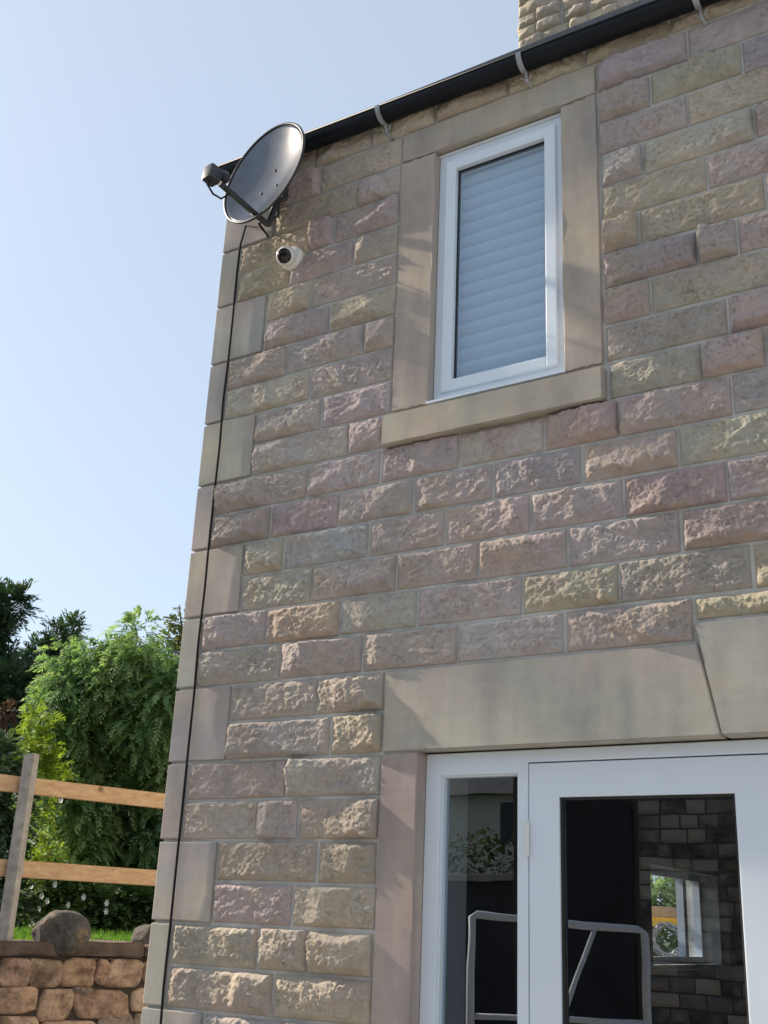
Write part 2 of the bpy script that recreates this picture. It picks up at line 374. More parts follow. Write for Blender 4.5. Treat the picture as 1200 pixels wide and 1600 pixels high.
# courses: key = bottom of the course in units of 0.3 m above 1.5 m; (start, [(end, colour), ...]) runs
Q1, Q2 = 0.285, 0.095
ROWS = {
 -1.5: [(Q1, [(.66, 'n'), (1.008, 't')])],
 -1: [(Q2, [(.596, 't'), (1.008, 'y')])],
 -.5: [(Q2, [(.512, 't'), (.734, 't'), (1.008, 't')])],
 0: [(Q1, [(.656, 'p'), (1.008, 't')])],
 .5: [(Q1, [(.752, 't'), (1.008, 't')])],
 1: [(Q2, [(.461, 't'), (.654, 'n'), (1.008, 't')])],
 1.5: [(Q2, [(.583, 'p'), (1.008, 'n')])],
 2: [(Q1, [(.78, 'n'), (1.008, 'y')])],
 2.5: [(Q1, [(.706, 'n'), (1.008, 't')])],
 3: [(Q2, [(.519, 'g'), (.902, 'p'), (1.308, 'n'), (1.72, 'b'), (2.164, 'p')])],
 3.5: [(Q2, [(.431, 'n'), (.789, 'o'), (1.137, 'g'), (1.561, 'n'), (1.916, 'y'), (2.354, 'n'), (2.70, 'y')])],
 4: [(Q1, [(.645, 'g'), (1.037, 'n'), (1.387, 'p'), (1.736, 'p'), (2.136, 'n'), (2.49, 'r'), (2.76, 'n')])],
 4.5: [(Q1, [(.493, 'g'), (.905, 'b'), (1.246, 'n'), (1.593, 'p'), (1.941, 'p'), (2.294, 'r'), (2.66, 'p')])],
 5: [(Q2, [(.411, 'd'), (.754, 'r'), (1.101, 'n'), (1.442, 'p'), (1.796, 'v'), (2.143, 'p'), (2.56, 'g'), (2.8, 'n')])],
 5.5: [(Q2, [(.590, 'n'), (.944, 'p'), (1.299, 'p'), (1.647, 'n'), (1.933, 'r'), (2.330, 'p'), (2.72, 'b')])],
 6: [(Q1, [(.781, 'n'), (.960, 'p')]), (1.900, [(2.241, 'g'), (2.451, 'p'), (2.80, 'n')])],
 6.5: [(Q1, [(.636, 'n'), (.985, 'p')]), (1.890, [(2.334, 'n'), (2.72, 'p')])],
 7: [(Q2, [(.564, 'g'), (.985, 'p')]), (1.890, [(2.070, 'p'), (2.60, 'g'), (2.8, 'p')])],
 7.5: [(Q2, [(.425, 'p'), (.833, 'n'), (.985, 'p')]), (1.890, [(2.246, 'v'), (2.389, 'v'), (2.75, 'p')])],
 8: [(Q1, [(.645, 'p'), (.985, 'y')]), (1.890, [(2.037, 'y'), (2.493, 'y'), (2.8, 'n')])],
 8.5: [(Q1, [(.529, 'y'), (.985, 'n')]), (1.890, [(2.297, 'y'), (2.70, 'p')])],
 9: [(Q2, [(.406, 'y'), (.755, 'p'), (.985, 'n')]), (1.890, [(2.063, 'b'), (2.478, 'g'), (2.8, 'p')])],
 9.5: [(Q2, [(.506, 'y'), (.641, 'p'), (.985, 'p')]), (1.890, [(2.244, 'v'), (2.70, 'y')])],
 10: [(Q1, [(.764, 't'), (.985, 'p')]), (1.890, [(2.103, 'p'), (2.453, 'g'), (2.8, 'v')])],
 10.5: [(Q1, [(.544, 'p'), (.985, 't')]), (1.890, [(2.255, 'v'), (2.72, 'n')])],
 11: [(Q2, [(.507, 't'), (.815, 't'), (1.147, 'y'), (1.499, 't'), (1.839, 'y'), (2.189, 'y'), (2.55, 'y'), (2.8, 't')])],
}
JT = 0.011
cr = random.Random(3); seed = 100
def place_brick(x0, x1, z0, z1, col, sd, parent=wall):
    a, b_, c_, d_ = x0 + JT / 2 * cr.uniform(.5, 1.5), x1 - JT / 2 * cr.uniform(.5, 1.5), z0 + JT / 2 * cr.uniform(.7, 1.4), z1 - JT / 2 * cr.uniform(.7, 1.4)
    v, f = rock_mesh(b_ - a, d_ - c_, sd, prot=cr.uniform(.021, .034))
    me = mesh_np('brick', v, f)
    o = link('brick', me, M['rock'], parent, ((a + b_) / 2, 0, (c_ + d_) / 2), jit(COL[col], cr), smooth=True); return o
for k, runs in ROWS.items():
    for x0, run in runs:
        for x1, col in run:
            seed += 1
            z0, z1 = k2z(k), k2z(k + .5)
            place_brick(x0, x1, z0, z1, col, seed); x0 = x1
place_brick(2.166, 2.66, 2.468, 2.55, 'y', 999)
# the rest of the front wall, out of the photograph: one part
vv, ff, off = [], [], 0
def add_rest(x0, x1, z0, z1, sd):
    global off
    v, f = rock_mesh(x1 - x0 - JT, z1 - z0 - JT, sd, prot=cr.uniform(.022, .040), nx=34, nz=14)
    v = v + np.array([(x0 + x1) / 2, 0, (z0 + z1) / 2]); vv.append(v); ff.extend([[i + off for i in q] for q in f]); off += len(v)
def fill(x0, x1, k):
    x = x0
    while x < x1 - .02:
        w_ = cr.choice([.2, .3, .35, .35, .42]); e = min(x + w_, x1)
        if x1 - e < .1: e = x1
        global seed
        seed += 1; add_rest(x, e, k2z(k), k2z(k + .5), seed); x = e
for k, runs in ROWS.items():
    zz = k2z(k); last = runs[-1][1][-1][0]
    ql = HX - (Q1 if (math.floor(k) % 2 == 0) else Q2)
    if last < 1.1: fill(3.695, ql, k)
    elif k == 3: fill(2.66, ql, k)
    else: fill(last, ql, k)
for i in range(-10, -3):
    k = i / 2; q = Q1 if (math.floor(k) % 2 == 0) else Q2
    fill(q, 1.008, k); fill(3.695, HX - q, k)
rest = link('stonework', mesh_np('stonework', np.vstack(vv), ff), M['rock'], wall, color=(*COL['n'], 1), smooth=True); rest['kind'] = 'stuff'

# quoins at the left and right corners: two courses high, long and short by turns
def quoin(x0, x1, y0, y1, z0, z1, col):
    mm = MB(); cx, cy, cz = (x0 + x1) / 2, (y0 + y1) / 2, (z0 + z1) / 2
    mm.box(x0 - cx, x1 - cx, y0 - cy, y1 - cy, z0 - cz, z1 - cz, 0.005)
    o = mm.build('quoin', M['sawn'], wall, color=col); o.location = (cx, cy, cz); return o
PF = -0.012
qc = [(.42, .41, .365), (.41, .405, .38), (.41, .39, .365), (.41, .415, .365), (.39, .375, .37)]
for i in range(-5, 12):
    z0, z1 = k2z(i), min(k2z(i + 1), EV)
    lg = i % 2 == 0; ex = Q1 if lg else Q2; ey = 0.10 if lg else 0.29
    quoin(PF, ex - JT / 2, PF, ey, z0 + JT / 2, z1 - JT / 2, (*cr.choice(qc), 1))
    quoin(HX - ex + JT / 2, HX + .012, PF, ey, z0 + JT / 2, z1 - JT / 2, (*cr.choice(qc), 1))

# sawn stone surrounds
def wear(bm, amp=.0022):
    bmesh.ops.subdivide_edges(bm, edges=[e for e in bm.edges if e.calc_length() > .05], cuts=14, use_grid_fill=True)
    for v_ in bm.verts:
        k_ = sum(1 for f_c in v_.link_faces for f_d in v_.link_faces if f_c.normal.dot(f_d.normal) < .85)
        if k_: v_.co += Vector((cr.gauss(0, 1), cr.gauss(0, 1), cr.gauss(0, 1))) * amp
def sawn(name, x0, x1, y0, y1, z0, z1, col, bev=0.004, parent=house):
    mm = MB(); cx, cy, cz = (x0 + x1) / 2, (y0 + y1) / 2, (z0 + z1) / 2
    mm.box(x0 - cx, x1 - cx, y0 - cy, y1 - cy, z0 - cz, z1 - cz, bev); mm.bm.normal_update(); wear(mm.bm); o = mm.build(name, M['sawn'], parent, color=(*col, 1)); o.location = (cx, cy, cz); return o
sawn('window_jamb', .989, 1.155, PF, .12, 3.453, 4.644, (.425, .38, .335))
sawn('window_jamb', 1.735, 1.884, PF, .12, 3.453, 4.644, (.42, .38, .335))
sawn('window_lintel', .989, 1.884, PF, .12, 4.652, 4.795, (.425, .39, .335))
mm = MB(); mm.hull([(.966, -.045, 3.295), (1.893, -.045, 3.295), (1.893, .12, 3.305), (.966, .12, 3.305)], [(.966, -.045, 3.425), (1.893, -.045, 3.425), (1.893, .12, 3.449), (.966, .12, 3.449)])
bmesh.ops.bevel(mm.bm, geom=list(mm.bm.edges), offset=.005, segments=2, affect='EDGES')
mm.build('window_sill', M['sawn'], house, color=(.43, .41, .345, 1))
sawn('door_jamb', 1.013, 1.160, PF, .14, 0.0, 2.095, (.43, .365, .335))
sawn('door_jamb', 3.540, 3.690, PF, .14, 0.0, 2.095, (.43, .36, .31))
# flat arch lintel: two long stones and a proud keystone
KT, KB = 2.468, 2.10
mm = MB(); mm.prism([(1.013, 2.104), (2.226, 2.104), (2.168, 2.396), (1.013, 2.396)], PF, .14)
bmesh.ops.bevel(mm.bm, geom=list(mm.bm.edges), offset=.004, segments=2, affect='EDGES'); mm.build('door_lintel', M['sawn'], house, color=(.43, .42, .37, 1))
mm = MB(); mm.prism([(2.474, 2.104), (3.690, 2.104), (3.690, 2.396), (2.532, 2.396)], PF, .14)
bmesh.ops.bevel(mm.bm, geom=list(mm.bm.edges), offset=.004, segments=2, affect='EDGES'); mm.build('door_lintel', M['sawn'], house, color=(.42, .41, .37, 1))
mm = MB(); mm.prism([(2.232, 2.104), (2.468, 2.104), (2.536, 2.460), (2.164, 2.460)], PF - .006, .14)
bmesh.ops.bevel(mm.bm, geom=list(mm.bm.edges), offset=.004, segments=2, affect='EDGES'); mm.build('keystone', M['sawn'], house, color=(.41, .405, .37, 1))

# --- upper window
def frame_ring(mm, x0, x1, z0, z1, y0, y1, w, bev=0.004):
    mm.box(x0, x0 + w, y0, y1, z0, z1, bev); mm.box(x1 - w, x1, y0, y1, z0, z1, bev)
    mm.box(x0 + w - .002, x1 - w + .002, y0 + .0006, y1 - .0006, z0, z0 + w, bev); mm.box(x0 + w - .002, x1 - w + .002, y0 + .0006, y1 - .0006, z1 - w, z1, bev)
win = empty('window'); win.parent = house
mm = MB(); frame_ring(mm, 1.1565, 1.7335, 3.466, 4.636, .030, .095, .042); mm.build('frame', M['white'], win)
mm = MB(); frame_ring(mm, 1.192, 1.698, 3.502, 4.600, .018, .080, .050, .006); mm.build('sash', M['white'], win)
mm = MB(); frame_ring(mm, 1.238, 1.652, 3.548, 4.554, .040, .062, .007, 0); mm.build('seal', M['seal'], win)
mm = MB(); mm.box(1.243, 1.647, .046, .052, 3.553, 4.549); mm.build('pane', M['glass'], win)
mm = MB(); mm.hull([(1.150, -.016, 3.449), (1.740, -.016, 3.449), (1.740, .06, 3.452), (1.150, .06, 3.452)], [(1.150, -.016, 3.458), (1.740, -.016, 3.458), (1.740, .06, 3.470), (1.150, .06, 3.470)]); mm.build('plastic_sill', M['white'], win)
mm = MB(); mm.box(1.1565, 1.7335, .02, .06, 4.6365, 4.6435); mm.build('head_trim', M['white'], win)

# --- double door with side lights
door = empty('double_door'); door.parent = house
FY0, FY1 = .050, .120
mm = MB(); mm.box(1.1615, 1.222, FY0, FY1, 0, 2.098, .004); mm.box(1.518, 1.556, FY0, FY1, 0, 2.098, .004)
mm.box(3.144, 3.182, FY0, FY1, 0, 2.098, .004); mm.box(3.478, 3.5385, FY0, FY1, 0, 2.098, .004)
mm.box(1.220, 3.480, FY0 + .0006, FY1 - .0006, 2.056, 2.098, .004)
for a, b_ in ((1.220, 1.520), (3.180, 3.480)):
    mm.box(a, b_, FY0 + .0006, FY1 - .0006, 2.022, 2.058, .003); mm.box(a, b_, FY0 + .0006, FY1 - .0006, .01, .09, .003)
mm.build('frame', M['white'], door)
for a, b_ in ((1.222, 1.518), (3.182, 3.478)):
    mm = MB(); frame_ring(mm, a - .001, b_ + .001, .089, 2.023, FY0 + .012, FY0 + .05, .007, .001); mm.build('glazing_bead', M['white'], door)
    mm = MB(); mm.box(a + .004, b_ - .004, .083, .089, .094, 2.018); mm.build('pane', M['glass'], door)
for a, b_, hx in ((1.559, 2.346, 1.556), (2.354, 3.141, 3.144)):
    lf = empty('leaf'); lf.parent = door
    mm = MB(); ST = .108
    mm.box(a, a + ST, FY0 + .001, FY0 + .055, .01, 2.052, .004); mm.box(b_ - ST, b_, FY0 + .001, FY0 + .055, .01, 2.052, .004)
    mm.box(a + ST - .002, b_ - ST + .002, FY0 + .0016, FY0 + .0544, 1.940, 2.052, .003); mm.box(a + ST - .002, b_ - ST + .002, FY0 + .0016, FY0 + .0544, .01, .23, .003)
    o = mm.build('stile', M['white'], door); lf2 = o
    bpy.data.objects.remove(lf); o.name = 'leaf'
    mm = MB(); frame_ring(mm, a + ST - .001, b_ - ST + .001, .229, 1.941, FY0 + .010, FY0 + .035, .008, .001); mm.build('glazing_bead', M['seal'], o)
    mm = MB(); mm.box(a + ST + .004, b_ - ST - .004, .078, .084, .235, 1.936); mm.build('pane', M['glass'], o)
    for zc in (1.81, 1.05, .3):
        mm = MB(); mm.tube([(hx, FY0 - .006, zc - .055), (hx, FY0 - .006, zc + .055)], .0075, 10); mm.build('hinge', M['hinge'], o)
mm = MB(); mm.tube([(2.31, FY0 - .035, 1.02), (2.31, FY0 - .035, 1.14)], .009, 8); mm.build('handle', M['galv'], lf2)

mm = MB(); mm.box(1.1602, 1.172, .124, .345, .03, 2.09); mm.box(3.528, 3.5398, .124, .345, .03, 2.09); mm.build('plaster_reveal', M['plaster'], house)
# --- interior so that the glass looks into real rooms
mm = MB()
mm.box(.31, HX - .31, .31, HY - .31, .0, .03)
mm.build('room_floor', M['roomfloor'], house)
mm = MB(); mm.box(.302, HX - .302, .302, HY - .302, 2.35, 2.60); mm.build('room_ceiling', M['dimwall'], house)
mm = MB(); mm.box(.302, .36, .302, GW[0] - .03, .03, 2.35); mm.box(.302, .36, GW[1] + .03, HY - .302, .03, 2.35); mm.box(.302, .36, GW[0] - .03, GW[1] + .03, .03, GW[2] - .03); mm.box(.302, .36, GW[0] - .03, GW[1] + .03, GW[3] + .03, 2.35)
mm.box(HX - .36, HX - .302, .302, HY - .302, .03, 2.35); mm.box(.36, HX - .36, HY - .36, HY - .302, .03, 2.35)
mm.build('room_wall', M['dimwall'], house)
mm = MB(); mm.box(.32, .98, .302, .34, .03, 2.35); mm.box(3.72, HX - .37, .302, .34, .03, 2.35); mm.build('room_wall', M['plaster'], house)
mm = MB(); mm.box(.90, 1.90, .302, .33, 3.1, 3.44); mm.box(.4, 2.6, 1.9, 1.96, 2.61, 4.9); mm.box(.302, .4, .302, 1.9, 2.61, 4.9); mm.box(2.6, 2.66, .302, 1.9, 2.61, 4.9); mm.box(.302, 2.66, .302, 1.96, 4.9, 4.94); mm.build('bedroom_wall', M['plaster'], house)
# small gable window seen through the room
gw = empty('gable_window'); gw.parent = house
mm = MB()
mm.box(.10, .16, GW[0], GW[0] + .05, GW[2], GW[3]); mm.box(.10, .16, GW[1] - .05, GW[1], GW[2], GW[3]); mm.box(.1006, .1594, GW[0], GW[1], GW[2], GW[2] + .05); mm.box(.1006, .1594, GW[0], GW[1], GW[3] - .05, GW[3])
mm.box(.1003, .1597, 5.88, 5.96, GW[2], GW[3]); mm.build('frame', M['white'], gw)

# --- roof
roof = empty('roof'); roof.parent = house
mm = MB(); ov = .10
def slab(sgn):
    e0 = -.06 if sgn > 0 else HY + .06; r0 = HY / 2; z0 = EV + .01 + (-.06) * RP; z1 = RZ + .01
    lo = [(-ov * .2, e0, z0), (HX + .05, e0, z0), (HX + .05, r0, z1), (-ov * .2, r0, z1)]
    mm.hull(lo, [(x, y, z + .05) for x, y, z in lo])
slab(1); slab(-1); mm.build('slate_covering', M['slate'], roof)
mm = MB(); mm.tube([(-.02, HY / 2, RZ + .05), (HX + .05, HY / 2, RZ + .05)], .09, 8); mm.build('ridge', M['slate'], roof)

# --- gutter with brackets
gut = empty('gutter'); gut.parent = house
GC = -.068; GR = .047
gz = lambda x: 4.922 - .022 * (x - .4)
mm = MB(); n = 18
def gring(x):
    r = []
    for i in range(n + 1):
        a = math.pi + math.pi * i / n; r.append((x, GC + GR * math.cos(a), gz(x) + GR * math.sin(a) * 1.05))
    for i in range(n, -1, -1):
        a = math.pi + math.pi * i / n; r.append((x, GC + (GR - .004) * math.cos(a), gz(x) + (GR - .004) * math.sin(a) * 1.05))
    return r
mm.hull(gring(-.06), gring(HX + .05)); mm.build('channel', M['gutter'], gut, smooth=True, ang=40)
mm = MB(); mm.tube([(-.06, GC - GR, gz(-.06)), (HX + .05, GC - GR, gz(HX))], .006, 8); mm.build('lip', M['gutter'], gut, smooth=True)
for x in (-.057, HX + .047):
    mm = MB(); pts = [(x, GC + GR * math.cos(math.pi + math.pi * i / 12), gz(x) + GR * 1.05 * math.sin(math.pi + math.pi * i / 12)) for i in range(13)]
    mm.hull(pts, [(px_ + .004, a, b_) for px_, a, b_ in pts]); mm.build('stop_end', M['gutter'], gut)
for x in (.19, .915, 1.60, 2.325, 3.0, 3.7, 4.4):
    bk = MB(); z0 = gz(x)
    pts = [(x, GC + (GR + .004) * math.cos(a), z0 + (GR + .004) * 1.05 * math.sin(a)) for a in [math.pi * (1 + i / 12 * .62) for i in range(13)]]
    lo, hi = [], []
    for p in pts: lo.append(p)
    ring_a = [(x - .010, p[1], p[2]) for p in pts] + [(x - .013, p[1] + (p[1] - GC) * .06, p[2] + (p[2] - z0) * .06) for p in pts[::-1]]
    ring_b = [(x + .010, a, b_) for _, a, b_ in ring_a]
    bk.hull(ring_a, ring_b)
    bz = z0 - GR * 1.05
    bk.tube([(x, GC + .012, bz + .006), (x + .004, GC + .03, bz - .045)], .005, 6)
    bk.tube([(x - .022, GC + .022, bz - .016), (x - .006, GC + .028, bz - .030), (x + .012, GC + .03, bz - .030), (x + .024, GC + .022, bz - .014)], .0035, 6)
    bk.tube([(x + .004, GC + .03, bz - .042), (x + .010, GC + .045, bz - .055), (x + .018, .02, bz - .06)], .005, 6)
    bk.build('bracket', M['galv'], gut)

# --- chimney: stones of its own
ch = empty('chimney'); ch.parent = house
CX0, CX1, CY0, CY1 = .075, .905, 3.02, 3.62
mm = MB(); mm.box(CX0 + .006, CX1 - .006, CY0 + .006, CY1 - .006, 6.6, 9.62); mm.build('core', M['mortar'], ch)
kk = random.Random(11); z = 6.9; row = 0; chcount = 0
CH = [(.40, .34, .24), (.35, .30, .23), (.44, .37, .26), (.30, .26, .21)]
while z < 9.6:
    hh = .118; x = CX0; e_list = []
    while x < CX1 - .02:
        wdt = kk.choice([.16, .22, .28, .34]); e = min(x + wdt, CX1)
        if CX1 - e < .1: e = CX1
        e_list.append((x, e)); x = e
    for (a, b_) in e_list:
        v, f = rock_mesh(b_ - a - .012, hh - .012, 5000 + chcount, prot=kk.uniform(.018, .04), nx=16, nz=8, back=.02); chcount += 1
        link('stone', mesh_np('stone', v, f), M['rock'], ch, ((a + b_) / 2, CY0 + .004, z + hh / 2), jit(kk.choice(CH), kk), smooth=True)
    for sx, X in ((1, CX1), (-1, CX0)):
        for (a, b_) in (((CY0 + .02, 3.30), (3.30, CY1)) if row % 2 else ((CY0 + .02, 3.18), (3.18, 3.45), (3.45, CY1))):
            v, f = rock_mesh(b_ - a - .012, hh - .012, 7000 + chcount, prot=.02, nx=8, nz=5, back=.02); chcount += 1
            o = link('stone', mesh_np('stone', v, f), M['rock'], ch, (X - .004 * sx, (a + b_) / 2, z + hh / 2), jit(kk.choice(CH), kk), smooth=True); o.rotation_euler = (0, 0, math.pi / 2 * sx)
    z += hh; row += 1
mm = MB(); mm.box(CX0 - .06, CX1 + .06, CY0 - .06, CY1 + .06, 9.62, 9.74, .01); mm.build('cap', M['sawn'], ch, color=(.35, .31, .25, 1))
for x in (.28, .70):
    mm = MB(); mm.lathe([(.10, 0), (.12, .03), (.10, .06), (.095, .34), (.115, .36), (.11, .40)], (x, (CY0 + CY1) / 2, 9.74), (0, 0, 1), 16); mm.build('pot', plain('terracotta_pot', (.38, .16, .08), .8), ch, smooth=True, ang=40)

# ------------------------------------------------------------------ things fixed to the house
# venetian style blind behind the upper window
bl = empty('window_blind', (1.445, .15, 3.55)); tag(bl, 'white horizontal-slat blind behind the upstairs window pane', 'blind')
nsl = 17
for i in range(nsl):
    zc = 3.545 + (i + .5) * (1.02 / nsl); mm = MB(); prof = []
    for j in range(9):
        t = j / 8 - .5; prof.append((.108 - .024 * math.cos(t * math.pi), zc + t * .064))
    a = [(1.205, y, zz) for y, zz in prof] + [(1.205, y + .002, zz) for y, zz in prof[::-1]]
    prof2 = [(1.690, y, zz) for _, y, zz in a]
    mm.hull(a, prof2); mm.build('slat', M['blind'], bl, smooth=True, ang=50)
mm = MB(); mm.box(1.20, 1.695, .112, .16, 4.57, 4.63, .004); mm.build('head_rail', M['blind'], bl)

# satellite dish
dc = Vector((.402, -.250, 4.660)); az, el = math.radians(261.8), math.radians(7.4)
dn = Vector((math.cos(el) * math.cos(az), math.cos(el) * math.sin(az), math.sin(el))); ds = Vector((-math.sin(az), math.cos(az), 0)); du = dn.cross(ds)
if du.z < 0: du = -du
dish = empty('satellite_dish', (.40, 0, 4.58)); tag(dish, 'dark grey satellite dish with arm and receiver below the gutter end', 'satellite dish')
A_, B_ = .264, .246; mm = MB(); nr, na = 14, 56
def dpt(t, a, off): return dc + du * (A_ * t * math.cos(a)) + ds * (B_ * t * math.sin(a)) + dn * (-.052 * (1 - t * t) - off)
shells = []
for off_ in (0.0, .003):
    c0 = mm.bm.verts.new(dpt(0, 0, off_)); rg = [[mm.bm.verts.new(dpt(i / nr, 2 * math.pi * j / na, off_)) for j in range(na)] for i in range(1, nr + 1)]
    for j in range(na):
        mm.bm.faces.new((c0, rg[0][j], rg[0][(j + 1) % na]))
        for i in range(nr - 1): mm.bm.faces.new((rg[i][j], rg[i + 1][j], rg[i + 1][(j + 1) % na], rg[i][(j + 1) % na]))
    shells.append(rg[-1])
for j in range(na): mm.bm.faces.new((shells[0][j], shells[1][j], shells[1][(j + 1) % na], shells[0][(j + 1) % na]))
refl = mm.build('reflector', M['dish'], dish, smooth=True)
mm = MB(); rim = [dc + du * (A_ * 1.0 * math.cos(2 * math.pi * j / 64)) + ds * (B_ * 1.0 * math.sin(2 * math.pi * j / 64)) - dn * .004 for j in range(65)]
mm.tube(rim, .0065, 8, cap=False); mm.build('rim', M['darkplastic'], dish, smooth=True)
arm0 = dc - du * .235 - dn * .03 + ds * .0; arm1 = dc - du * .225 + dn * .205
mm = MB(); mm.tube([arm0 - dn * .06, arm0, arm1], .0135, 8); mm.build('arm', M['darkplastic'], dish)
lnb_dir = (dc - arm1).normalized()
mm = MB(); mm.lathe([(.022, -.01), (.025, 0), (.025, .010), (.020, .014), (.019, .03), (.027, .034), (.028, .060), (.024, .066)], arm1 + dn * .035 + du * .026, -(dn * .93 - du * .35), 20)
lnb = mm.build('receiver', M['darkplastic'], dish, smooth=True, ang=35)
mm = MB(); mm.box(-.030, .030, -.030, .034, -.038, .036, .012); me_o = mm.build('receiver_body', M['darkplastic'], lnb, smooth=True, ang=40)
me_o.matrix_world = Matrix.Translation(arm1 + dn * .055 + du * .018 - dish.location * 0) @ Matrix((ds, dn, du)).transposed().to_4x4() ; me_o.location = arm1 + dn * .045 + du * .010 - dish.location
mm = MB(); c0 = arm1 + dn * .05 - du * .026; mm.tube([c0 + dn * .02 * 0, c0 - du * .025 + dn * .01, c0 - du * .048 - dn * .03, c0 - du * .04 - dn * .075, arm1 - du * .012 - dn * .06, arm1 - dn * .12 - du * .012], .0045, 8); mm.build('lead', M['cable'], dish, smooth=True)
mm = MB()
bk0 = dc - dn * .092 - du * .03
mm.box(bk0.x - .05, bk0.x + .05, bk0.y + .0, bk0.y + .03, bk0.z - .06, bk0.z + .07, .006)
mm.tube([(bk0.x, bk0.y + .02, bk0.z), (bk0.x - .03, -.10, bk0.z + .02), (.285, -.07, 4.66), (.28, -.03, 4.66)], .019, 10)
mm.box(.225, .335, -.044, -.030, 4.58, 4.75, .003)
mm.tube([arm0 - dn * .06, (bk0.x, bk0.y + .015, bk0.z - .05)], .014, 8)
mm.build('wall_bracket', M['darkplastic'], dish)
for a_, b_ in ((-.07, .06), (-.07, -.04), (.04, .02)):
    mm = MB(); t2 = (a_ / A_) ** 2 + (b_ / B_) ** 2; pp = dc + du * a_ + ds * b_ - dn * (.052 * (1 - t2) - .001)
    mm.lathe([(.006, 0), (.006, .003), (.003, .004)], pp, dn, 8); mm.build('bolt', M['seal'], dish)

# security camera
cc = empty('security_camera', (.425, 0, 4.335)); tag(cc, 'small white domed security camera with black lens below the dish', 'security camera')
bx, bz = .425, 4.335; fd = Vector((.26, -.82, -.48)).normalized()
mm = MB(); mm.lathe([(.056, 0), (.056, .030), (.050, .040), (.030, .044)], (bx, 0.0, bz), (0, -1, 0), 28); mm.build('base', M['camwhite'], cc, smooth=True, ang=40)
ball = Vector((bx + .004, -.070, bz - .018))
mm = MB(); prof = [(.046 * math.sin(a), -.046 * math.cos(a)) for a in [math.pi * i / 14 for i in range(0, 12)]] + [(.030, .028)]
mm.lathe(prof, ball, fd, 28); sh = mm.build('shell', M['camwhite'], cc, smooth=True, ang=50)
mm = MB(); mm.lathe([(.034, 0), (.034, .006), (.028, .012), (.012, .016)], ball + fd * .026, fd, 24); mm.build('lens', M['lens'], cc, smooth=True, ang=50)

# coax cable down the corner
path = []
top = Vector((.36, -.16, 4.47))
path = [(.395, -.235, 4.40), (.34, -.10, 4.43), (.20, -.022, 4.575), (.135, -.030, 4.60), (.114, -.032, 4.50)]
kr = random.Random(5); z = 4.35
while z > 0.15:
    path.append((.106 + kr.uniform(-.003, .003), -.030 + kr.uniform(-.003, .003), z)); z -= .22
path.append((.106, -.028, .05))
mm = MB(); mm.tube(path, .0052, 8)
cab = mm.build('aerial_cable', M['cable'], None, smooth=True); tag(cab, 'thin black cable running down the wall corner from the dish', 'cable')

# ------------------------------------------------------------------ garden wall of rubble
gwall = empty('garden_wall', WA); tag(gwall, 'orange-brown rubble stone retaining wall with flat dark coping', 'wall')
def wbox(mmx, s0, s1, o0, o1, z0, z1):
    mmx.hull([wp(s0, o0, z0), wp(s1, o0, z0), wp(s1, o1, z0), wp(s0, o1, z0)], [wp(s0, o0, z1), wp(s1, o0, z1), wp(s1, o1, z1), wp(s0, o1, z1)])
mm = MB(); wbox(mm, -29, 9.19, -.29, -.012, 0, 1.262); mm.build('core', plain('dark_joint', (.06, .048, .04), .95), gwall)
M['rubble'] = None
def rubble_mat():
    m_, nt, b, _ = newmat('rubble_stone'); v, oi, tc = offset_coords(nt); n1 = noise(nt, v, 9, 5, .6); n2 = noise(nt, v, 60, 4, .7)
    c = mix(nt, oi.outputs['Color'], (.10, .065, .045, 1), ramp(nt, n1.outputs[0], [(.44, (0, 0, 0)), (.68, (.85, .85, .85))]).outputs[0])
    c = mix(nt, c, ramp(nt, n2.outputs[0], [(.25, (.7, .7, .7)), (.75, (1.2, 1.2, 1.2))]).outputs[0], 1.0, 'MULTIPLY')
    nt.links.new(c, b.inputs['Base Color']); b.inputs['Roughness'].default_value = .92; b.inputs['Specular IOR Level'].default_value = .2; bump(nt, b, n2.outputs[0], .008, .8); return m_
M['rubble'] = rubble_mat()
RC = [(.48, .255, .12), (.40, .19, .085), (.52, .31, .165), (.29, .13, .06), (.46, .275, .155), (.25, .15, .09)]
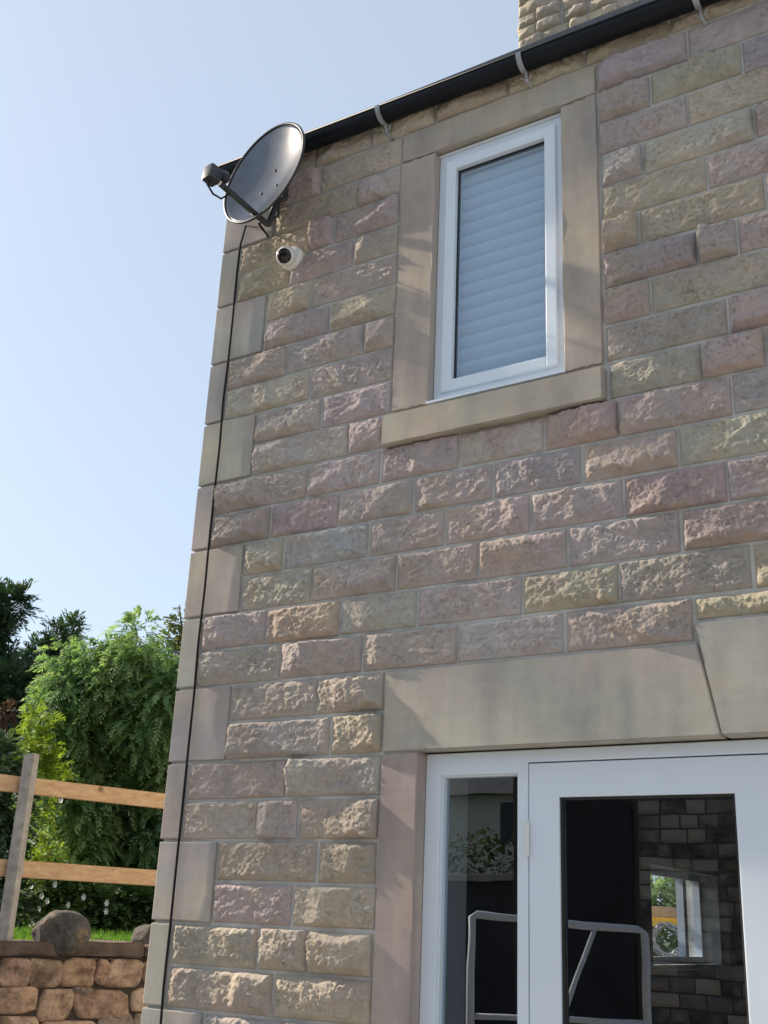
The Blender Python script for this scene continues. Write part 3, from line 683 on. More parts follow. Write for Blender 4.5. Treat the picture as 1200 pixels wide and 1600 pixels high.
def rubble_stone(w, h, sd, nx=26, nz=18, prot=.03):
    r = random.Random(sd); vs = []; U, V = np.meshgrid(np.linspace(-1, 1, nx + 1), np.linspace(-1, 1, nz + 1), indexing='xy')
    # square grid pulled in to an irregular polygon
    mx_ = np.maximum(np.abs(U), np.abs(V)); th = np.arctan2(V, U); R_ = np.full_like(U, 9.0)
    for q in range(7):
        a_ = 2 * math.pi * (q + r.uniform(-.4, .4)) / 7; ca_, sa_ = math.cos(a_), math.sin(a_)
        lim = r.uniform(.88, 1.06) * (abs(ca_) ** 1 + abs(sa_) ** 1) ** .55; R_ = np.minimum(R_, lim / np.maximum(np.cos(th - a_), .05))
    ln = np.sqrt(U ** 2 + V ** 2); sq = ln / np.maximum(mx_, 1e-6); R_ = np.minimum(R_, sq * 1.0)
    X = np.cos(th) * mx_ * R_ * w / 2; Z = np.sin(th) * mx_ * R_ * h / 2
    X = X + r.uniform(-.15, .15) * Z; Z = Z + r.uniform(-.07, .07) * X
    e = np.clip((1 - mx_) / .13, 0, 1); face = np.full_like(U, 9.0)
    for q in range(7): face = np.minimum(face, prot * r.uniform(.9, 1.3) + r.gauss(0, .26) * (X - r.uniform(-w / 2, w / 2)) + r.gauss(0, .3) * (Z - r.uniform(-h / 2, h / 2)))
    d = np.clip(face, prot * .3, prot * 1.5) * e ** .8 + .002 * rnoise(U.shape, sd) * np.clip(e, .1, 1) + .012 * fbm(X * 22, Z * 22, sd + 5, 4) * np.clip(e * 2, .1, 1)
    v = np.stack([X, -d - .004, Z], -1).reshape(-1, 3); n_ = nx + 1; idx = np.arange(n_ * (nz + 1)).reshape(nz + 1, n_)
    f = np.stack([idx[:-1, :-1], idx[:-1, 1:], idx[1:, 1:], idx[1:, :-1]], -1).reshape(-1, 4).tolist()
    ring = list(idx[0, :]) + list(idx[1:, -1]) + list(idx[-1, -2::-1]) + list(idx[-2:0:-1, 0]); b0 = len(v); bk = v[ring].copy(); bk[:, 1] = .06; v = np.vstack([v, bk]); L = len(ring)
    for i in range(L): f.append((ring[i], b0 + i, b0 + (i + 1) % L, ring[(i + 1) % L]))
    return v, f
wrot = math.atan2(WD.y, WD.x)
# stones the photograph shows, (s0, s1, z0, z1) on the wall face
PXS = [(-10, 178, 1112, 1282), (160, 368, 1110, 1290), (362, 552, 1108, 1290), (556, 632, 1118, 1275), (618, 832, 1108, 1285), (838, 960, 1112, 1262), (962, 1130, 1110, 1300),
       (-20, 216, 1280, 1442), (228, 424, 1296, 1484), (432, 762, 1300, 1470), (768, 930, 1290, 1428), (932, 1120, 1310, 1450), (505, 690, 1090, 1122),
       (-30, 222, 1448, 1640), (232, 560, 1478, 1640), (568, 775, 1440, 1620), (778, 960, 1436, 1600), (965, 1130, 1456, 1610), (424, 540, 1284, 1318)]
f_ = 1753.115; camR = cam.rotation_euler.to_matrix(); camL = Vector(cam.location)
def px_to_wall(u, v):
    d = camR @ Vector(((u - 600) / f_, -(v - 800) / f_, -1)); t = ((WA - camL).dot(WN)) / d.dot(WN); p = camL + d * t
    return (p - WA).dot(WD), p.z
sd = 300
for (u0, u1, v0, v1) in PXS:
    cs = [px_to_wall(u * .26667, 1200 + v * .26667) for u, v in ((u0, (v0 + v1) / 2), (u1, (v0 + v1) / 2), ((u0 + u1) / 2, v0), ((u0 + u1) / 2, v1))]
    s0, s1, z1, z0 = cs[0][0], cs[1][0], cs[2][1], cs[3][1]; sd += 1
    z1 = min(z1, 1.256)
    v, f = rubble_stone(s1 - s0 + .002, z1 - z0 + .002, sd, prot=random.uniform(.035, .06))
    o = link('stone', mesh_np('stone', v, f), M['rubble'], gwall, wp((s0 + s1) / 2, 0, (z0 + z1) / 2), jit(random.choice(RC), random, .12), smooth=True); o.rotation_euler = (0, 0, wrot)
    if sd == 301: S0 = s0
smin, smax = px_to_wall(-8, 1540)[0], px_to_wall(292, 1540)[0]; zlow = px_to_wall(100, 1632)[1]
vv, ff, off = [], [], 0
def add_rub(s0, s1, z0, z1):
    global off, sd
    sd += 1; v, f = rubble_stone(s1 - s0 - .01, z1 - z0 - .01, sd, 8, 6, random.uniform(.02, .04)); v = v + np.array([(s0 + s1) / 2, 0, (z0 + z1) / 2]); vv.append(v); ff.extend([[i + off for i in q] for q in f]); off += len(v)
z = 1.256; 
while z > .05:
    hh = random.uniform(.14, .22); s = -6.0
    while s < 9.1:
        w_ = random.uniform(.16, .42)
        if not (z - hh < zlow + 9 and s + w_ > smin and s < smax and z > zlow): add_rub(s, s + w_, max(z - hh, .0), z)
        s += w_
    z -= hh
o = link('stonework', mesh_np('stonework', np.vstack(vv), ff), M['rubble'], gwall, WA, (.38, .23, .14, 1), smooth=True); o.rotation_euler = (0, 0, wrot); o['kind'] = 'stuff'
M['cope'] = plain('weathered_coping', (.115, .085, .07), .95, var=.4, vscale=10, bumpd=.008, bscale=50, spec=.2)
s = -6.0; ci = 0
while s < 9.1:
    w_ = random.uniform(.5, .9); e = min(s + w_, 9.15); mm = MB(); dz = random.uniform(-.006, .006)
    wbox(mm, s + .004, e - .004, -.33, .035 + random.uniform(-.008, .008), 1.264, COPE + dz)
    bmesh.ops.subdivide_edges(mm.bm, edges=[q for q in mm.bm.edges if q.calc_length() > .3], cuts=5)
    for v_ in mm.bm.verts: v_.co += Vector((random.uniform(-.006, .006), random.uniform(-.006, .006), random.uniform(-.005, .005)))
    bmesh.ops.bevel(mm.bm, geom=[q for q in mm.bm.edges if q.is_boundary is False and q.calc_face_angle(0) > .8], offset=.010, segments=2, affect='EDGES')
    mm.build('coping_stone', M['cope'], gwall, smooth=True, ang=50); s = e

# boulders on the coping
def boulder_mat():
    m_, nt, b, _ = newmat('weathered_boulder'); tc = N(nt, 'TexCoord'); n1 = noise(nt, tc.outputs['Object'], 7, 5, .6); n2 = noise(nt, tc.outputs['Object'], 55, 4, .7)
    c = ramp(nt, n1.outputs[0], [(.38, (.06, .054, .05)), (.58, (.115, .10, .085)), (.72, (.30, .19, .09))]).outputs[0]
    c = mix(nt, c, ramp(nt, n2.outputs[0], [(.25, (.65, .65, .65)), (.75, (1.25, 1.25, 1.25))]).outputs[0], 1.0, 'MULTIPLY')
    nt.links.new(c, b.inputs['Base Color']); b.inputs['Roughness'].default_value = .95; bump(nt, b, n2.outputs[0], .012, .8); return m_
M['boulder'] = boulder_mat()
def boulder(s, out, rx, ry, rz, label, sd_):
    bm = bmesh.new(); bmesh.ops.create_icosphere(bm, subdivisions=5, radius=1); rb_ = random.Random(sd_)
    planes = [(Vector((rb_.gauss(0, 1), rb_.gauss(0, 1), rb_.gauss(0, 1))).normalized(), rb_.uniform(.80, 1.0)) for q in range(16)]
    for v_ in bm.verts:
        c = v_.co.copy(); p_ = 2.5
        k_ = (abs(c.x) ** p_ + abs(c.y) ** p_ + abs(c.z) ** p_) ** (1 / p_); c = c / k_
        nn0 = min(hh_ / max(c.normalized().dot(nv_), .05) for nv_, hh_ in planes) ; c = c.normalized() * min(nn0, 1.12)
        nn = float(fbm(np.array(c.x * 1.6 + sd_ + c.z), np.array(c.y * 1.6 - c.z * .7), sd_, 4)) * .15 + 1
        c = Vector((c.x * rx, c.y * ry, max(c.z, -.62) * rz)) * nn; v_.co = c + Vector((0, 0, .62 * rz))
    me = bpy.data.meshes.new('boulder'); bm.to_mesh(me); bm.free(); me.materials.append(M['boulder']); me.shade_smooth()
    o = bpy.data.objects.new('boulder', me); C.objects.link(o); o.location = wp(s, out, COPE - .07); o.rotation_euler = (0, 0, wrot); tag(o, label, 'boulder', 'boulders on the garden wall'); return o
sb = px_to_wall(98, 1470)[0]; boulder(sb + .02, -.05, .165, .15, .145, 'rounded dark boulder on the coping near the fence post', 2)
sb2 = px_to_wall(252, 1470)[0]; boulder(sb2, -.14, .14, .13, .13, 'yellowish boulder on the coping partly hidden by the house corner', 9)

# ------------------------------------------------------------------ fence
fence = empty('timber_fence', wp(.0, -.16, COPE)); tag(fence, 'new orange timber post and rail fence above the garden wall', 'fence')
def px_to_plane(u, v, out):
    d = camR @ Vector(((u - 600) / f_, -(v - 800) / f_, -1)); t = ((WA + WN * out - camL).dot(WN)) / d.dot(WN); p = camL + d * t; return (p - WA).dot(WD), p.z
FO = -.13
s0p, ztop = px_to_plane(47, 1180, FO + .05); s1p, _ = px_to_plane(22, 1380, FO + .05)
zr1a = px_to_plane(0, 1207, FO)[1]; zr1b = px_to_plane(260, 1243, FO)[1]; zr1c = px_to_plane(0, 1236, FO)[1]
zr2a = px_to_plane(28, 1342, FO)[1]; zr2b = px_to_plane(250, 1362, FO)[1]; zr2c = px_to_plane(250, 1388, FO)[1]
print('fence', s0p, s1p, ztop, zr1a, zr1b, zr1c, zr2a, zr2b, zr2c)
SP = px_to_plane(30, 1300, FO + .05)[0]
def rail(s0, s1, za, zb, h):
    mm = MB(); mm.hull([wp(s0, FO - .02, za - h), wp(s1, FO - .02, zb - h), wp(s1, FO + .018, zb - h), wp(s0, FO + .018, za - h)], [wp(s0, FO - .02, za), wp(s1, FO - .02, zb), wp(s1, FO + .018, zb), wp(s0, FO + .018, za)])
    bmesh.ops.bevel(mm.bm, geom=list(mm.bm.edges), offset=.004, segments=2, affect='EDGES'); o = mm.build('rail', M['wood'], fence); return o
r1 = (zr1a + zr1b) / 2; r2 = (zr2a + zr2b) / 2
posts = [SP - 5.4, SP - 3.6, SP - 1.8, SP, SP + 1.8, SP + 3.6, SP + 5.4, SP + 7.2]
for i in range(len(posts) - 1):
    rail(posts[i] + .002, posts[i + 1] - .002, r1, r1, .10); rail(posts[i] + .002, posts[i + 1] - .002, r2, r2, .10)
for s_ in posts:
    for z_ in (r1 - .03, r1 - .075, r2 - .03, r2 - .075):
        for ds_ in (-.075, .075):
            mm = MB(); q = wp(s_ + ds_, FO + .017, z_); mm.lathe([(.005, 0), (.005, .003), (.002, .004)], q, WN, 8); mm.build('nail', M['galv'], fence)
M['oldwood'] = plain('weathered_post', (.36, .33, .30), .85, var=.3, vscale=14, bumpd=.004, bscale=60)
for s in posts:
    mm = MB(); t_ = FO + .068; pr_ = math.radians(-34); ring_ = []
    for a_, b_ in ((-.036, -.036), (.036, -.036), (.036, .036), (-.036, .036)):
        ring_.append((s + a_ * math.cos(pr_) - b_ * math.sin(pr_), t_ + a_ * math.sin(pr_) + b_ * math.cos(pr_)))
    mm.hull([wp(a_, b_, 1.25) for a_, b_ in ring_], [wp(a_, b_, ztop + (.01 if i_ > 1 else 0)) for i_, (a_, b_) in enumerate(ring_)])
    bmesh.ops.bevel(mm.bm, geom=list(mm.bm.edges), offset=.006, segments=2, affect='EDGES'); mm.build('post', M['oldwood'], fence)

# ------------------------------------------------------------------ plants
def at(u, v, D):
    return camL + (camR @ Vector(((u - 600) / f_, -(v - 800) / f_, -1))) * D

def leaf_mesh(name, P, axis, side, L, Wd, tint, bend=0.0):
    """one bent diamond leaf for each point: numpy arrays"""
    n = len(P); up = np.cross(axis, side)
    a = P; b = P + axis * (L * .45)[:, None] + side * (Wd / 2)[:, None]; c = P + axis * L[:, None] + up * (bend * L)[:, None]; d = P + axis * (L * .45)[:, None] - side * (Wd / 2)[:, None]
    V = np.stack([a, b, c, d], 1).reshape(-1, 3); me = bpy.data.meshes.new(name)
    me.vertices.add(4 * n); me.vertices.foreach_set('co', V.ravel().astype(np.float32))
    me.loops.add(4 * n); me.loops.foreach_set('vertex_index', np.arange(4 * n, dtype=np.int32))
    me.polygons.add(n); me.polygons.foreach_set('loop_start', np.arange(0, 4 * n, 4, dtype=np.int32)); me.update(calc_edges=True)
    at_ = me.attributes.new('tint', 'FLOAT', 'FACE'); at_.data.foreach_set('value', np.clip(tint, 0, 1).astype(np.float32)); return me
def unit(v): return v / np.maximum(np.linalg.norm(v, axis=1, keepdims=True), 1e-9)

def crown_points(blobs, n, r, shell=.55):
    """points through the outer volume of a set of ellipsoids: (centre, radii)"""
    vol = np.array([b[1][0] * b[1][1] * b[1][2] for b in blobs]) ** .67; pick = r.choice(len(blobs), n, p=vol / vol.sum())
    d = unit(r.normal(size=(n, 3))); rad = (shell + (1 - shell) * r.random(n)) ** .8
    cs = np.array([b[0] for b in blobs])[pick]; rs = np.array([b[1] for b in blobs])[pick]
    return cs + d * rs * rad[:, None], unit(d / rs), pick, rad

def sprays(name, blobs, mat, parent, n, r, length=.30, leaves=9, lw=.028, droop=.9, shell=.6, tbase=.45, flat=1.0):
    P, nrm, pick, rad = crown_points(blobs, n, r, shell)
    ax0 = unit(nrm + r.normal(size=(n, 3)) * .35 + np.array([0, 0, .15])); sd_ = unit(np.cross(ax0, np.array([0, 0, 1.0])) + r.normal(size=(n, 3)) * .25 * flat)
    Ls = length * (.6 + .8 * r.random(n)); bt = r.random(len(blobs)) * .6 - .3; base_t = tbase + bt[pick] + r.normal(size=n) * .14 + (rad - .8) * .5
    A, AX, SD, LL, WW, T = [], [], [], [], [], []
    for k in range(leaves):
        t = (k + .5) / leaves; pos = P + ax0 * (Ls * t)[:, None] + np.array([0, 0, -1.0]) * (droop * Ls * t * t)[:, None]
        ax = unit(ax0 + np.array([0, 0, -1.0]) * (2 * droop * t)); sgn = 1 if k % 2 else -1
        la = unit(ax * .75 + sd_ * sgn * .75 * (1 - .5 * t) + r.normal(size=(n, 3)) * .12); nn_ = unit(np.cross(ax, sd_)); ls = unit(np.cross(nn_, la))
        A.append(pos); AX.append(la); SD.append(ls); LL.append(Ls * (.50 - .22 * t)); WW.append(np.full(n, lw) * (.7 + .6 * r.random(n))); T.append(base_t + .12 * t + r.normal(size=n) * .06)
    me = leaf_mesh(name, np.vstack(A), np.vstack(AX), np.vstack(SD), np.concatenate(LL), np.concatenate(WW), np.concatenate(T), -.12)
    return link(name, me, mat, parent, (0, 0, 0) if parent is None else parent.location)
def sprays_local(name, blobs, mat, parent, *a, **k):
    bl2 = [(np.array(b[0]) - np.array(parent.location), b[1]) for b in blobs]; return sprays(name, bl2, mat, parent, *a, **k)

def trunk(parent, pts, radii, limbs=()):
    mm = MB(); mm.tube(pts, radii, 9)
    for pth, rr in limbs: mm.tube(pth, rr, 6)
    return mm.build('trunk', M['bark'], parent, smooth=True)
gz0 = 1.29
r = np.random.default_rng(21)
def base_of(u, D, z=gz0):
    p = at(u, 1440, D); return Vector((p.x, p.y, z))
def blob(u, v, D, ru, rv, rd=None):
    """ellipsoid whose centre lies D metres along the view at a photograph position; radii in metres"""
    p = at(u, v, D); return ((p.x, p.y, p.z), (ru, rd or ru, rv))

def clumps(blobs, r, n, size):
    """many small foliage clumps over the surface of the big blobs, leaving dark gaps between them"""
    P, nrm, pick, rad = crown_points(blobs, n, r, .80); return [(P[i], (size * r.uniform(.6, 1.25),) * 2 + (size * r.uniform(.7, 1.3),)) for i in range(n)] + [(np.array(b[0]), np.array(b[1]) * .72) for b in blobs]
# big cypress
D = 14.0; b0 = base_of(178, D)
t = empty('cypress_tree', b0); tag(t, 'large bushy green cypress tree right behind the fence', 'tree')
trunk(t, [b0, b0 + Vector((.05, 0, 1.5)), b0 + Vector((-.05, .05, 3.2))], [.16, .12, .05])
pxm = D / f_
blobs = []
for (u, v, ru, rv) in [(172, 1068, 62, 62), (125, 1085, 52, 60), (215, 1062, 55, 62), (250, 1082, 48, 60), (108, 1130, 56, 75), (175, 1130, 80, 85), (245, 1130, 60, 90),
                       (115, 1215, 52, 75), (180, 1220, 85, 90), (250, 1230, 58, 90), (130, 1310, 60, 80), (195, 1320, 80, 90), (255, 1320, 55, 85), (160, 1395, 70, 55), (225, 1400, 70, 60), (150, 1022, 35, 32), (200, 1018, 35, 30), (90, 1110, 30, 40)]:
    b_ = blob(u, v, D + r.uniform(-.35, .35), ru * pxm, rv * pxm, ru * pxm * 1.0); blobs.append(b_)
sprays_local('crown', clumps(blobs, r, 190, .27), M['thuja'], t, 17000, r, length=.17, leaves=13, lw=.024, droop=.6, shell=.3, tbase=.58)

# sunlit left edge of the cypress: its sunlight put into a yellow-green leaf colour
D = 12.6; b0 = base_of(62, D); t = empty('sunlit_cypress_edge', b0); tag(t, 'yellow-green clump for the sunlit left edge of the cypress, its sun put into the leaf colour', 'shrub')
pxm = D / f_; trunk(t, [b0, b0 + Vector((0, 0, .9))], [.05, .03])
blobs = [blob(u, v, D, ru * pxm, rv * pxm) for u, v, ru, rv in [(66, 1135, 18, 26), (58, 1165, 22, 30), (70, 1205, 22, 30), (58, 1250, 20, 36), (62, 1300, 20, 36), (60, 1350, 22, 36), (60, 1400, 26, 30)]]
sprays_local('crown', clumps(blobs, r, 40, .14), M['golden'], t, 900, r, length=.13, leaves=9, lw=.026, droop=.35, shell=.4, tbase=.45)

# dark pine at the left edge
D = 25.0; b0 = base_of(-40, D); t = empty('dark_pine', b0); tag(t, 'dark pine tree at the left edge of the photo', 'tree')
pxm = D / f_; topp = at(-25, 900, D)
trunk(t, [b0, b0.lerp(topp, .5) + Vector((.1, 0, 0)), topp], [.30, .2, .05])
blobs = [blob(u, v, D + r.uniform(-.5, .5), ru * pxm, rv * pxm) for u, v, ru, rv in [(-20, 950, 34, 34), (18, 945, 24, 20), (36, 930, 12, 12), (-30, 1000, 40, 36), (0, 1045, 30, 28), (-10, 985, 24, 20), (5, 1070, 42, 30), (40, 1060, 22, 26), (-20, 1110, 60, 36), (30, 1100, 34, 28), (-30, 1170, 60, 40), (20, 1180, 34, 30), (-20, 1240, 60, 50), (-60, 1060, 60, 60)]]
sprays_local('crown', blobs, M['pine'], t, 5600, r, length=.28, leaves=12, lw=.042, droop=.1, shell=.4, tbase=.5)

# darker conifers between the pine and the cypress
D = 27.0; b0 = base_of(70, D); t = empty('dark_conifer', b0); tag(t, 'dull green conifer between the pine and the cypress', 'tree')
pxm = D / f_; trunk(t, [b0, b0 + Vector((0, 0, 4))], [.18, .06])
blobs = [blob(u, v, D, ru * pxm, rv * pxm) for u, v, ru, rv in [(75, 1040, 42, 34), (95, 1005, 26, 32), (108, 980, 16, 18), (60, 1090, 46, 40), (50, 1150, 50, 50), (80, 1220, 60, 70), (60, 1320, 60, 70)]]
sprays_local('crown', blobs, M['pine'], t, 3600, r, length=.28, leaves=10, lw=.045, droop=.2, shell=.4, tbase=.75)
D = 17.5; b0 = base_of(190, D); t = empty('background_conifer', b0); tag(t, 'dark conifer mass showing through gaps behind the cypress', 'tree')
pxm = D / f_; trunk(t, [b0, b0 + Vector((0, 0, 3))], [.15, .05])
blobs = [blob(u, v, D, ru * pxm, rv * pxm) for u, v, ru, rv in [(130, 1080, 60, 60), (200, 1060, 60, 60), (260, 1080, 50, 60), (120, 1180, 70, 80), (200, 1180, 80, 90), (270, 1180, 50, 90), (110, 1300, 70, 90), (200, 1300, 80, 90), (270, 1310, 50, 90), (60, 1390, 60, 60), (160, 1400, 80, 60), (250, 1400, 60, 60), (0, 1390, 60, 60)]]
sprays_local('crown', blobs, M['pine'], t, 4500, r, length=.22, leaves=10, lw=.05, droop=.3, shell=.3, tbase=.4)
D = 18.5; b0 = base_of(285, D); t = empty('thin_tree', b0); tag(t, 'thin pale-leaved treetop beside the house corner', 'tree')
pxm = D / f_; p1 = at(288, 1020, D); trunk(t, [b0, b0.lerp(p1, .6), p1, at(280, 945, D)], [.10, .07, .03, .008])
blobs = [blob(u, v, D, ru * pxm, rv * pxm) for u, v, ru, rv in [(284, 970, 14, 26), (272, 1000, 16, 18), (292, 1010, 18, 34), (262, 1020, 14, 14)]]
sprays_local('crown', blobs, M['birch'], t, 170, r, length=.20, leaves=8, lw=.045, droop=.3, shell=.2, tbase=.6)
D = 22.0; b0 = base_of(5, D); t = empty('copper_bush', b0); tag(t, 'small dark copper-red bush under the pine', 'bush')
pxm = D / f_; trunk(t, [b0, b0 + Vector((0, 0, 1.6))], [.05, .03])
blobs = [blob(u, v, D, ru * pxm, rv * pxm) for u, v, ru, rv in [(8, 1112, 24, 9), (-15, 1120, 26, 14)]]
sprays_local('crown', blobs, M['redleaf'], t, 160, r, length=.16, leaves=7, lw=.05, droop=.3, shell=.3)
for u_, lab in ((390, 'green cypress further along the garden behind the house'), (520, 'far green cypress hidden behind the house')):
    D = 19.0; b0 = base_of(u_, D); t = empty('cypress_tree', b0); tag(t, lab, 'tree'); pxm = D / f_; trunk(t, [b0, b0 + Vector((0, 0, 2.8))], [.14, .05])
    sprays_local('crown', [blob(u_ + du_, v_, D, 70 * pxm, 75 * pxm) for du_, v_ in ((-50, 1130), (20, 1090), (55, 1150), (-45, 1250), (45, 1260), (-50, 1360), (0, 1380), (55, 1370))], M['thuja'], t, 3500, r, length=.22, leaves=10, lw=.035, droop=.5, shell=.35, tbase=.5)
# shrubs low behind the fence
for nm, lab, D, bl_, nn_, mt in [
    ('grey_green_shrub', 'grey-green leafy shrub at the far left below the pine', 11.5, [(-10, 1200, 34, 50), (12, 1260, 34, 60), (-5, 1340, 36, 70), (10, 1410, 30, 50)], 900, 'pine'),
    ('flowering_shrub', 'leafy shrub with white flowers behind the lower fence rail', 12.2, [(75, 1385, 26, 26), (110, 1395, 34, 30), (70, 1420, 34, 26), (120, 1425, 40, 22), (160, 1420, 34, 20)], 700, 'shrub'),
    ('low_green_shrub', 'low dark green shrub at the foot of the cypress', 12.4, [(190, 1420, 36, 26), (225, 1415, 30, 28), (255, 1420, 30, 26)], 450, 'shrub')]:
    b0 = base_of(bl_[0][0] + 20, D); t = empty(nm, b0); tag(t, lab, 'shrub'); pxm = D / f_; trunk(t, [b0, b0 + Vector((0, 0, .5))], [.03, .02])
    sprays_local('crown', [blob(u, v, D, ru * pxm, rv * pxm) for u, v, ru, rv in bl_], M[mt], t, nn_, r, length=.17, leaves=8, lw=.042, droop=.4, shell=.4, tbase=.55)
    if nm == 'flowering_shrub':
        for (u, v) in [(87, 1382), (96, 1250), (58, 1368), (43, 1400), (66, 1400), (168, 1411), (167, 1424), (62, 1420), (108, 1414), (132, 1402), (50, 1384), (75, 1408)]:
            p = at(u, v, D - .35); mm = MB()
            for q in range(6):
                a = q * math.pi / 3; d_ = Vector((math.cos(a), -.35, math.sin(a))); s_ = Vector((-math.sin(a), 0, math.cos(a)))
                vs = [mm.bm.verts.new(p + x) for x in (Vector((0, 0, 0)), d_ * .022 + s_ * .014, d_ * .040, d_ * .022 - s_ * .014)]; mm.bm.faces.new(vs)
            mm.build('flower', M['petal'], t)

# unseen tree added further left, its crown shaped to dapple the raking sun
b0 = Vector((-9.5, -.2, gz0)); t = empty('added_dapple_tree', b0); tag(t, 'unseen broadleaf tree added left of the house to dapple the sunlight on the front wall', 'tree')
trunk(t, [b0, b0 + Vector((.1, .9, 3.5)), b0 + Vector((0, .45, 9.8))], [.2, .14, .03])
ra = np.random.default_rng(5)
blobs = [((-9.5 + ra.uniform(-.5, .5), y_, z_), (rr,) * 3) for y_, z_, rr in [(-1.15, 11.9, .5), (-1.0, 11.2, .35), (-1.05, 9.9, .25), (-1.0, 9.3, .22), (-1.0, 8.4, .20), (-.4, 9.0, .3), (-1.8, 10.0, .4), (-.3, 9.8, .4)]]
sprays_local('crown', blobs, M['birch'], t, 400, ra, length=.25, leaves=8, lw=.07, droop=.4, shell=.2, tbase=.5)
# lawn grass: short blades near the wall top
M['grass'] = leaf_mat('grass_blades', (.06, .13, .02), (.11, .22, .03), (.20, .32, .06), .4)
ng = 26000; ss = r.uniform(-1.5, 5.5, ng); oo = -.40 - 9.5 * r.random(ng) ** 1.5
P = np.array([WA + WD * 0] * 1)[0]; P = np.array(WA)[None] + ss[:, None] * np.array(WD)[None] + oo[:, None] * np.array(WN)[None]; P[:, 2] = 1.298
ax = unit(np.stack([r.normal(size=ng) * .3, r.normal(size=ng) * .3, np.ones(ng)], 1)); sdv = unit(np.cross(ax, unit(r.normal(size=(ng, 3)))))
me = leaf_mesh('lawn_grass', P, ax, sdv, .04 + .05 * r.random(ng), np.full(ng, .012), .5 + r.normal(size=ng) * .2, .1)
tag(link('lawn_grass', me, M['grass']), 'short bright green lawn grass behind the garden wall', 'grass', None, 'stuff')

# ------------------------------------------------------------------ across the yard, behind the camera: seen only in the glass
M['render_wall'] = plain('cream_house_render', (.60, .57, .52), .9, var=.05, vscale=2)
oh = empty('opposite_house', (-10, -26, 0)); tag(oh, 'cream rendered house with dark roof mirrored in the side light', 'house')
mm = MB(); mm.box(-16, -7.6, -27, -23.0, 0, 4.85); mm.build('wall', M['render_wall'], oh)
mm = MB(); mm.hull([(-16.4, -22.6, 4.8), (-7.2, -22.6, 4.8), (-7.2, -27.4, 4.8), (-16.4, -27.4, 4.8)], [(-16.4, -24.9, 7.2), (-7.2, -24.9, 7.2), (-7.2, -25.1, 7.2), (-16.4, -25.1, 7.2)]); mm.build('roof', M['slate'], oh)
for x in (-10.15, -13.2):
    mm = MB(); mm.box(x, x + .95, -23.02, -22.985, 3.55, 4.6); w_ = mm.build('window', M['lens'], oh)
    mm = MB()
    for a in (x - .03, x + .45, x + .92): mm.box(a, a + .07, -23.0, -22.95, 3.5, 4.65)
    for b_ in (3.5, 4.2, 4.6): mm.box(x - .03, x + .99, -22.999, -22.951, b_, b_ + .06)
    mm.build('frame', M['white'], w_)
bw = empty('boundary_wall', (-8, -12, 0)); tag(bw, 'dark boundary wall with pale coping mirrored in the side light', 'wall')
mm = MB(); mm.box(-20, -3.3, -12.3, -11.9, 0, 2.2); mm.build('masonry', plain('dark_masonry', (.05, .05, .055), .9, var=.3), bw, color=(.16, .14, .125, 1))
mm = MB(); mm.box(-20, -3.3, -12.4, -11.8, 2.2, 2.3, .01); mm.build('coping', M['sawn'], bw, color=(.42, .40, .36, 1))
hd = empty('garden_hedge', (-6, -12.6, 0)); tag(hd, 'hedge with faded pink flowers above the mirrored boundary wall', 'hedge')
sprays_local('crown', [((x, -12.7, 2.3), (.8, .35, .62)) for x in np.arange(-9, -3.2, .7)], M['shrub'], hd, 2400, r, length=.13, leaves=7, lw=.035, droop=.3, shell=.4, tbase=.6)
sprays_local('flowers', [((x, -12.5, 2.5), (.8, .35, .5)) for x in np.arange(-7, -3.2, .7)], M['redleaf'], hd, 350, r, length=.07, leaves=6, lw=.03, droop=.3, shell=.6, tbase=.95)
bn = empty('stone_barn', (0, -11, 0)); tag(bn, 'dark coursed stone building mirrored in the door glass', 'building')
mm = MB(); mm.box(-3.2, 5.0, -14.5, -9.52, 0, 4.3); mm.build('wall', plain('dark_barn_joint', (.10, .09, .08), .95), bn)
mm = MB(); mm.hull([(-3.4, -9.3, 4.25), (5.2, -9.3, 4.25), (5.2, -14.7, 4.25), (-3.4, -14.7, 4.25)], [(-3.4, -11.9, 6), (5.2, -11.9, 6), (5.2, -12.1, 6), (-3.4, -12.1, 6)]); mm.build('roof', M['slate'], bn)
sets = [([], []), ([], []), ([], [])]; z = 0.0; cnt = [0, 0, 0]; nst = 0
while z < 4.2:
    x = -1.6
    while x < 4.9:
        e = min(x + cr.choice([.22, .3, .42]), 5.0); nst += 1; k_ = cr.randrange(3); v, f = rock_mesh(e - x - .02, .14, 9000 + nst, prot=.035, nx=6, nz=4); v = v * np.array([-1, -1, 1]) + np.array([(x + e) / 2, -9.52, z + .08]) - np.array(bn.location)
        sets[k_][0].append(v); sets[k_][1].extend([[i + cnt[k_] for i in q] for q in f]); cnt[k_] += len(v); x = e
    z += .16
for (vv, ff), c_ in zip(sets, ((.42, .38, .33), (.22, .20, .185), (.10, .095, .09))):
    o = link('stonework', mesh_np('stonework', np.vstack(vv), ff), M['rock'], bn, tuple(bn.location), (*c_, 1)); o['kind'] = 'stuff'
mm = MB(); mm.box(-3.1, -1.65, -9.56, -9.46, 0, 3.7); mm.build('door', plain('dark_barn_door', (.03, .03, .034), .9, var=.4, vscale=3), bn)
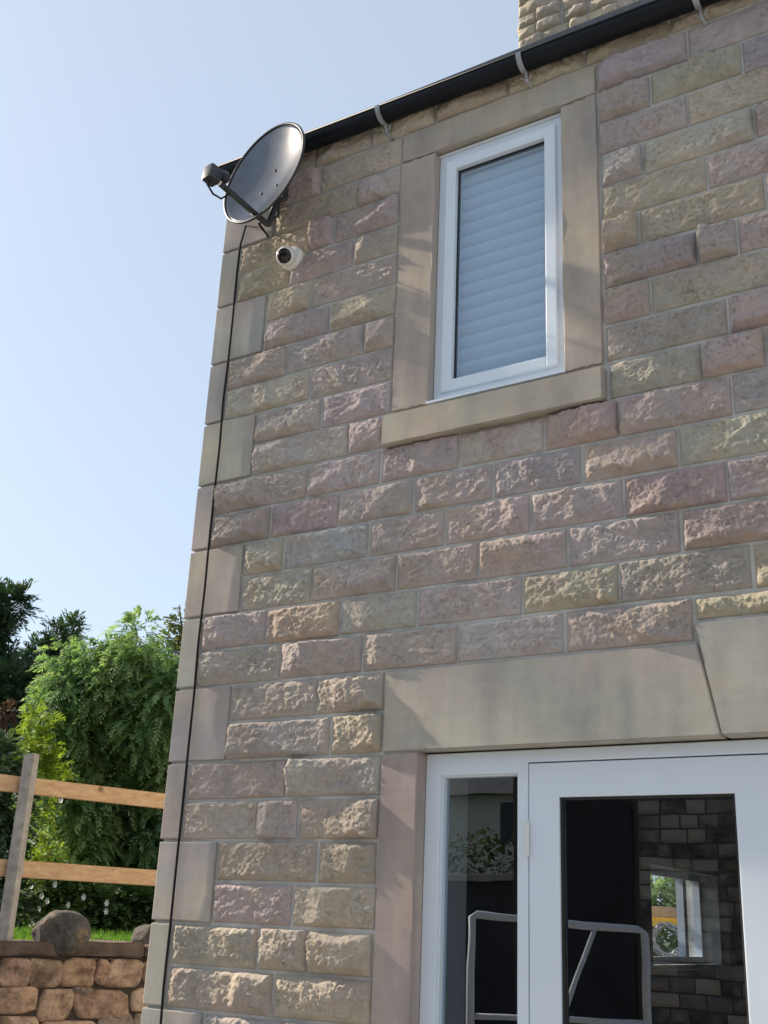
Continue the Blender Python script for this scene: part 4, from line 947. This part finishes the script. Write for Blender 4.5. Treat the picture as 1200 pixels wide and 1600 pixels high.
# white tube frame
tf = empty('tube_frame', (-.3, -4.3, 0)); tag(tf, 'white tubular metal frame mirrored in the lower door glass', 'frame')
a, b_ = Vector((-.804, -3.938, 1.62)), Vector((.216, -4.64, 1.56)); wt_ = plain('white_tube_paint', (.85, .87, .90), .35)
def g0(p): return Vector((p.x, p.y, 0))
mm = MB(); mm.tube([g0(a), a - Vector((0, 0, .02)), a.lerp(b_, .03), b_.lerp(a, .03), b_ - Vector((0, 0, .02)), g0(b_)], .027, 10); mm.build('hoop', wt_, tf, smooth=True)
mm = MB(); mm.tube([a + Vector((0, 0, -.66)), b_ + Vector((0, 0, -.60))], .022, 8); mm.build('lower_bar', wt_, tf, smooth=True)
p_ = a.lerp(b_, .72); q_ = a.lerp(b_, .36); mm = MB(); mm.tube([p_, (q_.x, q_.y, .45), g0(q_)], .02, 8); mm.build('brace', wt_, tf, smooth=True)
# on the wall top beyond the gable window
hp = Vector((-.57, 7.50, COPE)); o = empty('hose_coil', hp); tag(o, 'coil of grey hose seen through the house in the door glass', 'hose'); mm = MB(); path = []
for i in range(150):
    a = i / 150 * 2 * math.pi * 5; rr_ = .135 + .02 * math.sin(i * .9); q_ = Vector((.83, .55, 0)) * math.cos(a) * rr_
    path.append((hp.x + q_.x + .03, hp.y + q_.y - .06 + i / 150 * .10, COPE + .155 + math.sin(a) * rr_))
mm.tube(path, .012, 6); mm.build('hose', M['galv'], o, smooth=True)
yp = hp + Vector((-.10, .34, 0)); yb = empty('yellow_barrier', yp); tag(yb, 'yellow barrier board seen through the house in the door glass', 'barrier')
mm = MB(); q0, q1 = yp - WD * .62, yp + WD * .62; n_ = WN * .02
mm.hull([q0 - n_ + Vector((0, 0, .275)), q1 - n_ + Vector((0, 0, .275)), q1 + n_ + Vector((0, 0, .275)), q0 + n_ + Vector((0, 0, .275))], [q0 - n_ + Vector((0, 0, .375)), q1 - n_ + Vector((0, 0, .375)), q1 + n_ + Vector((0, 0, .375)), q0 + n_ + Vector((0, 0, .375))]); mm.build('board', M['yellow'], yb)
for q in (q0 + WD * .1, q1 - WD * .1):
    mm = MB(); mm.tube([q, q + Vector((0, 0, .28))], .015, 6); mm.build('leg', M['galv'], yb)
b0 = Vector((-1.9, 11.0, 1.29)); t = empty('back_garden_shrub', b0); tag(t, 'green shrub seen through the house in the door glass', 'shrub'); trunk(t, [b0, b0 + Vector((0, 0, .8))], [.04, .02])
sprays_local('crown', [(tuple(b0 + Vector((r.uniform(-.9, .9), r.uniform(-.6, .6), r.uniform(.3, 1.3)))), (.5, .5, .5)) for i in range(9)], M['thuja'], t, 900, r, length=.25, leaves=8, lw=.07, droop=.4, shell=.4, tbase=.7)
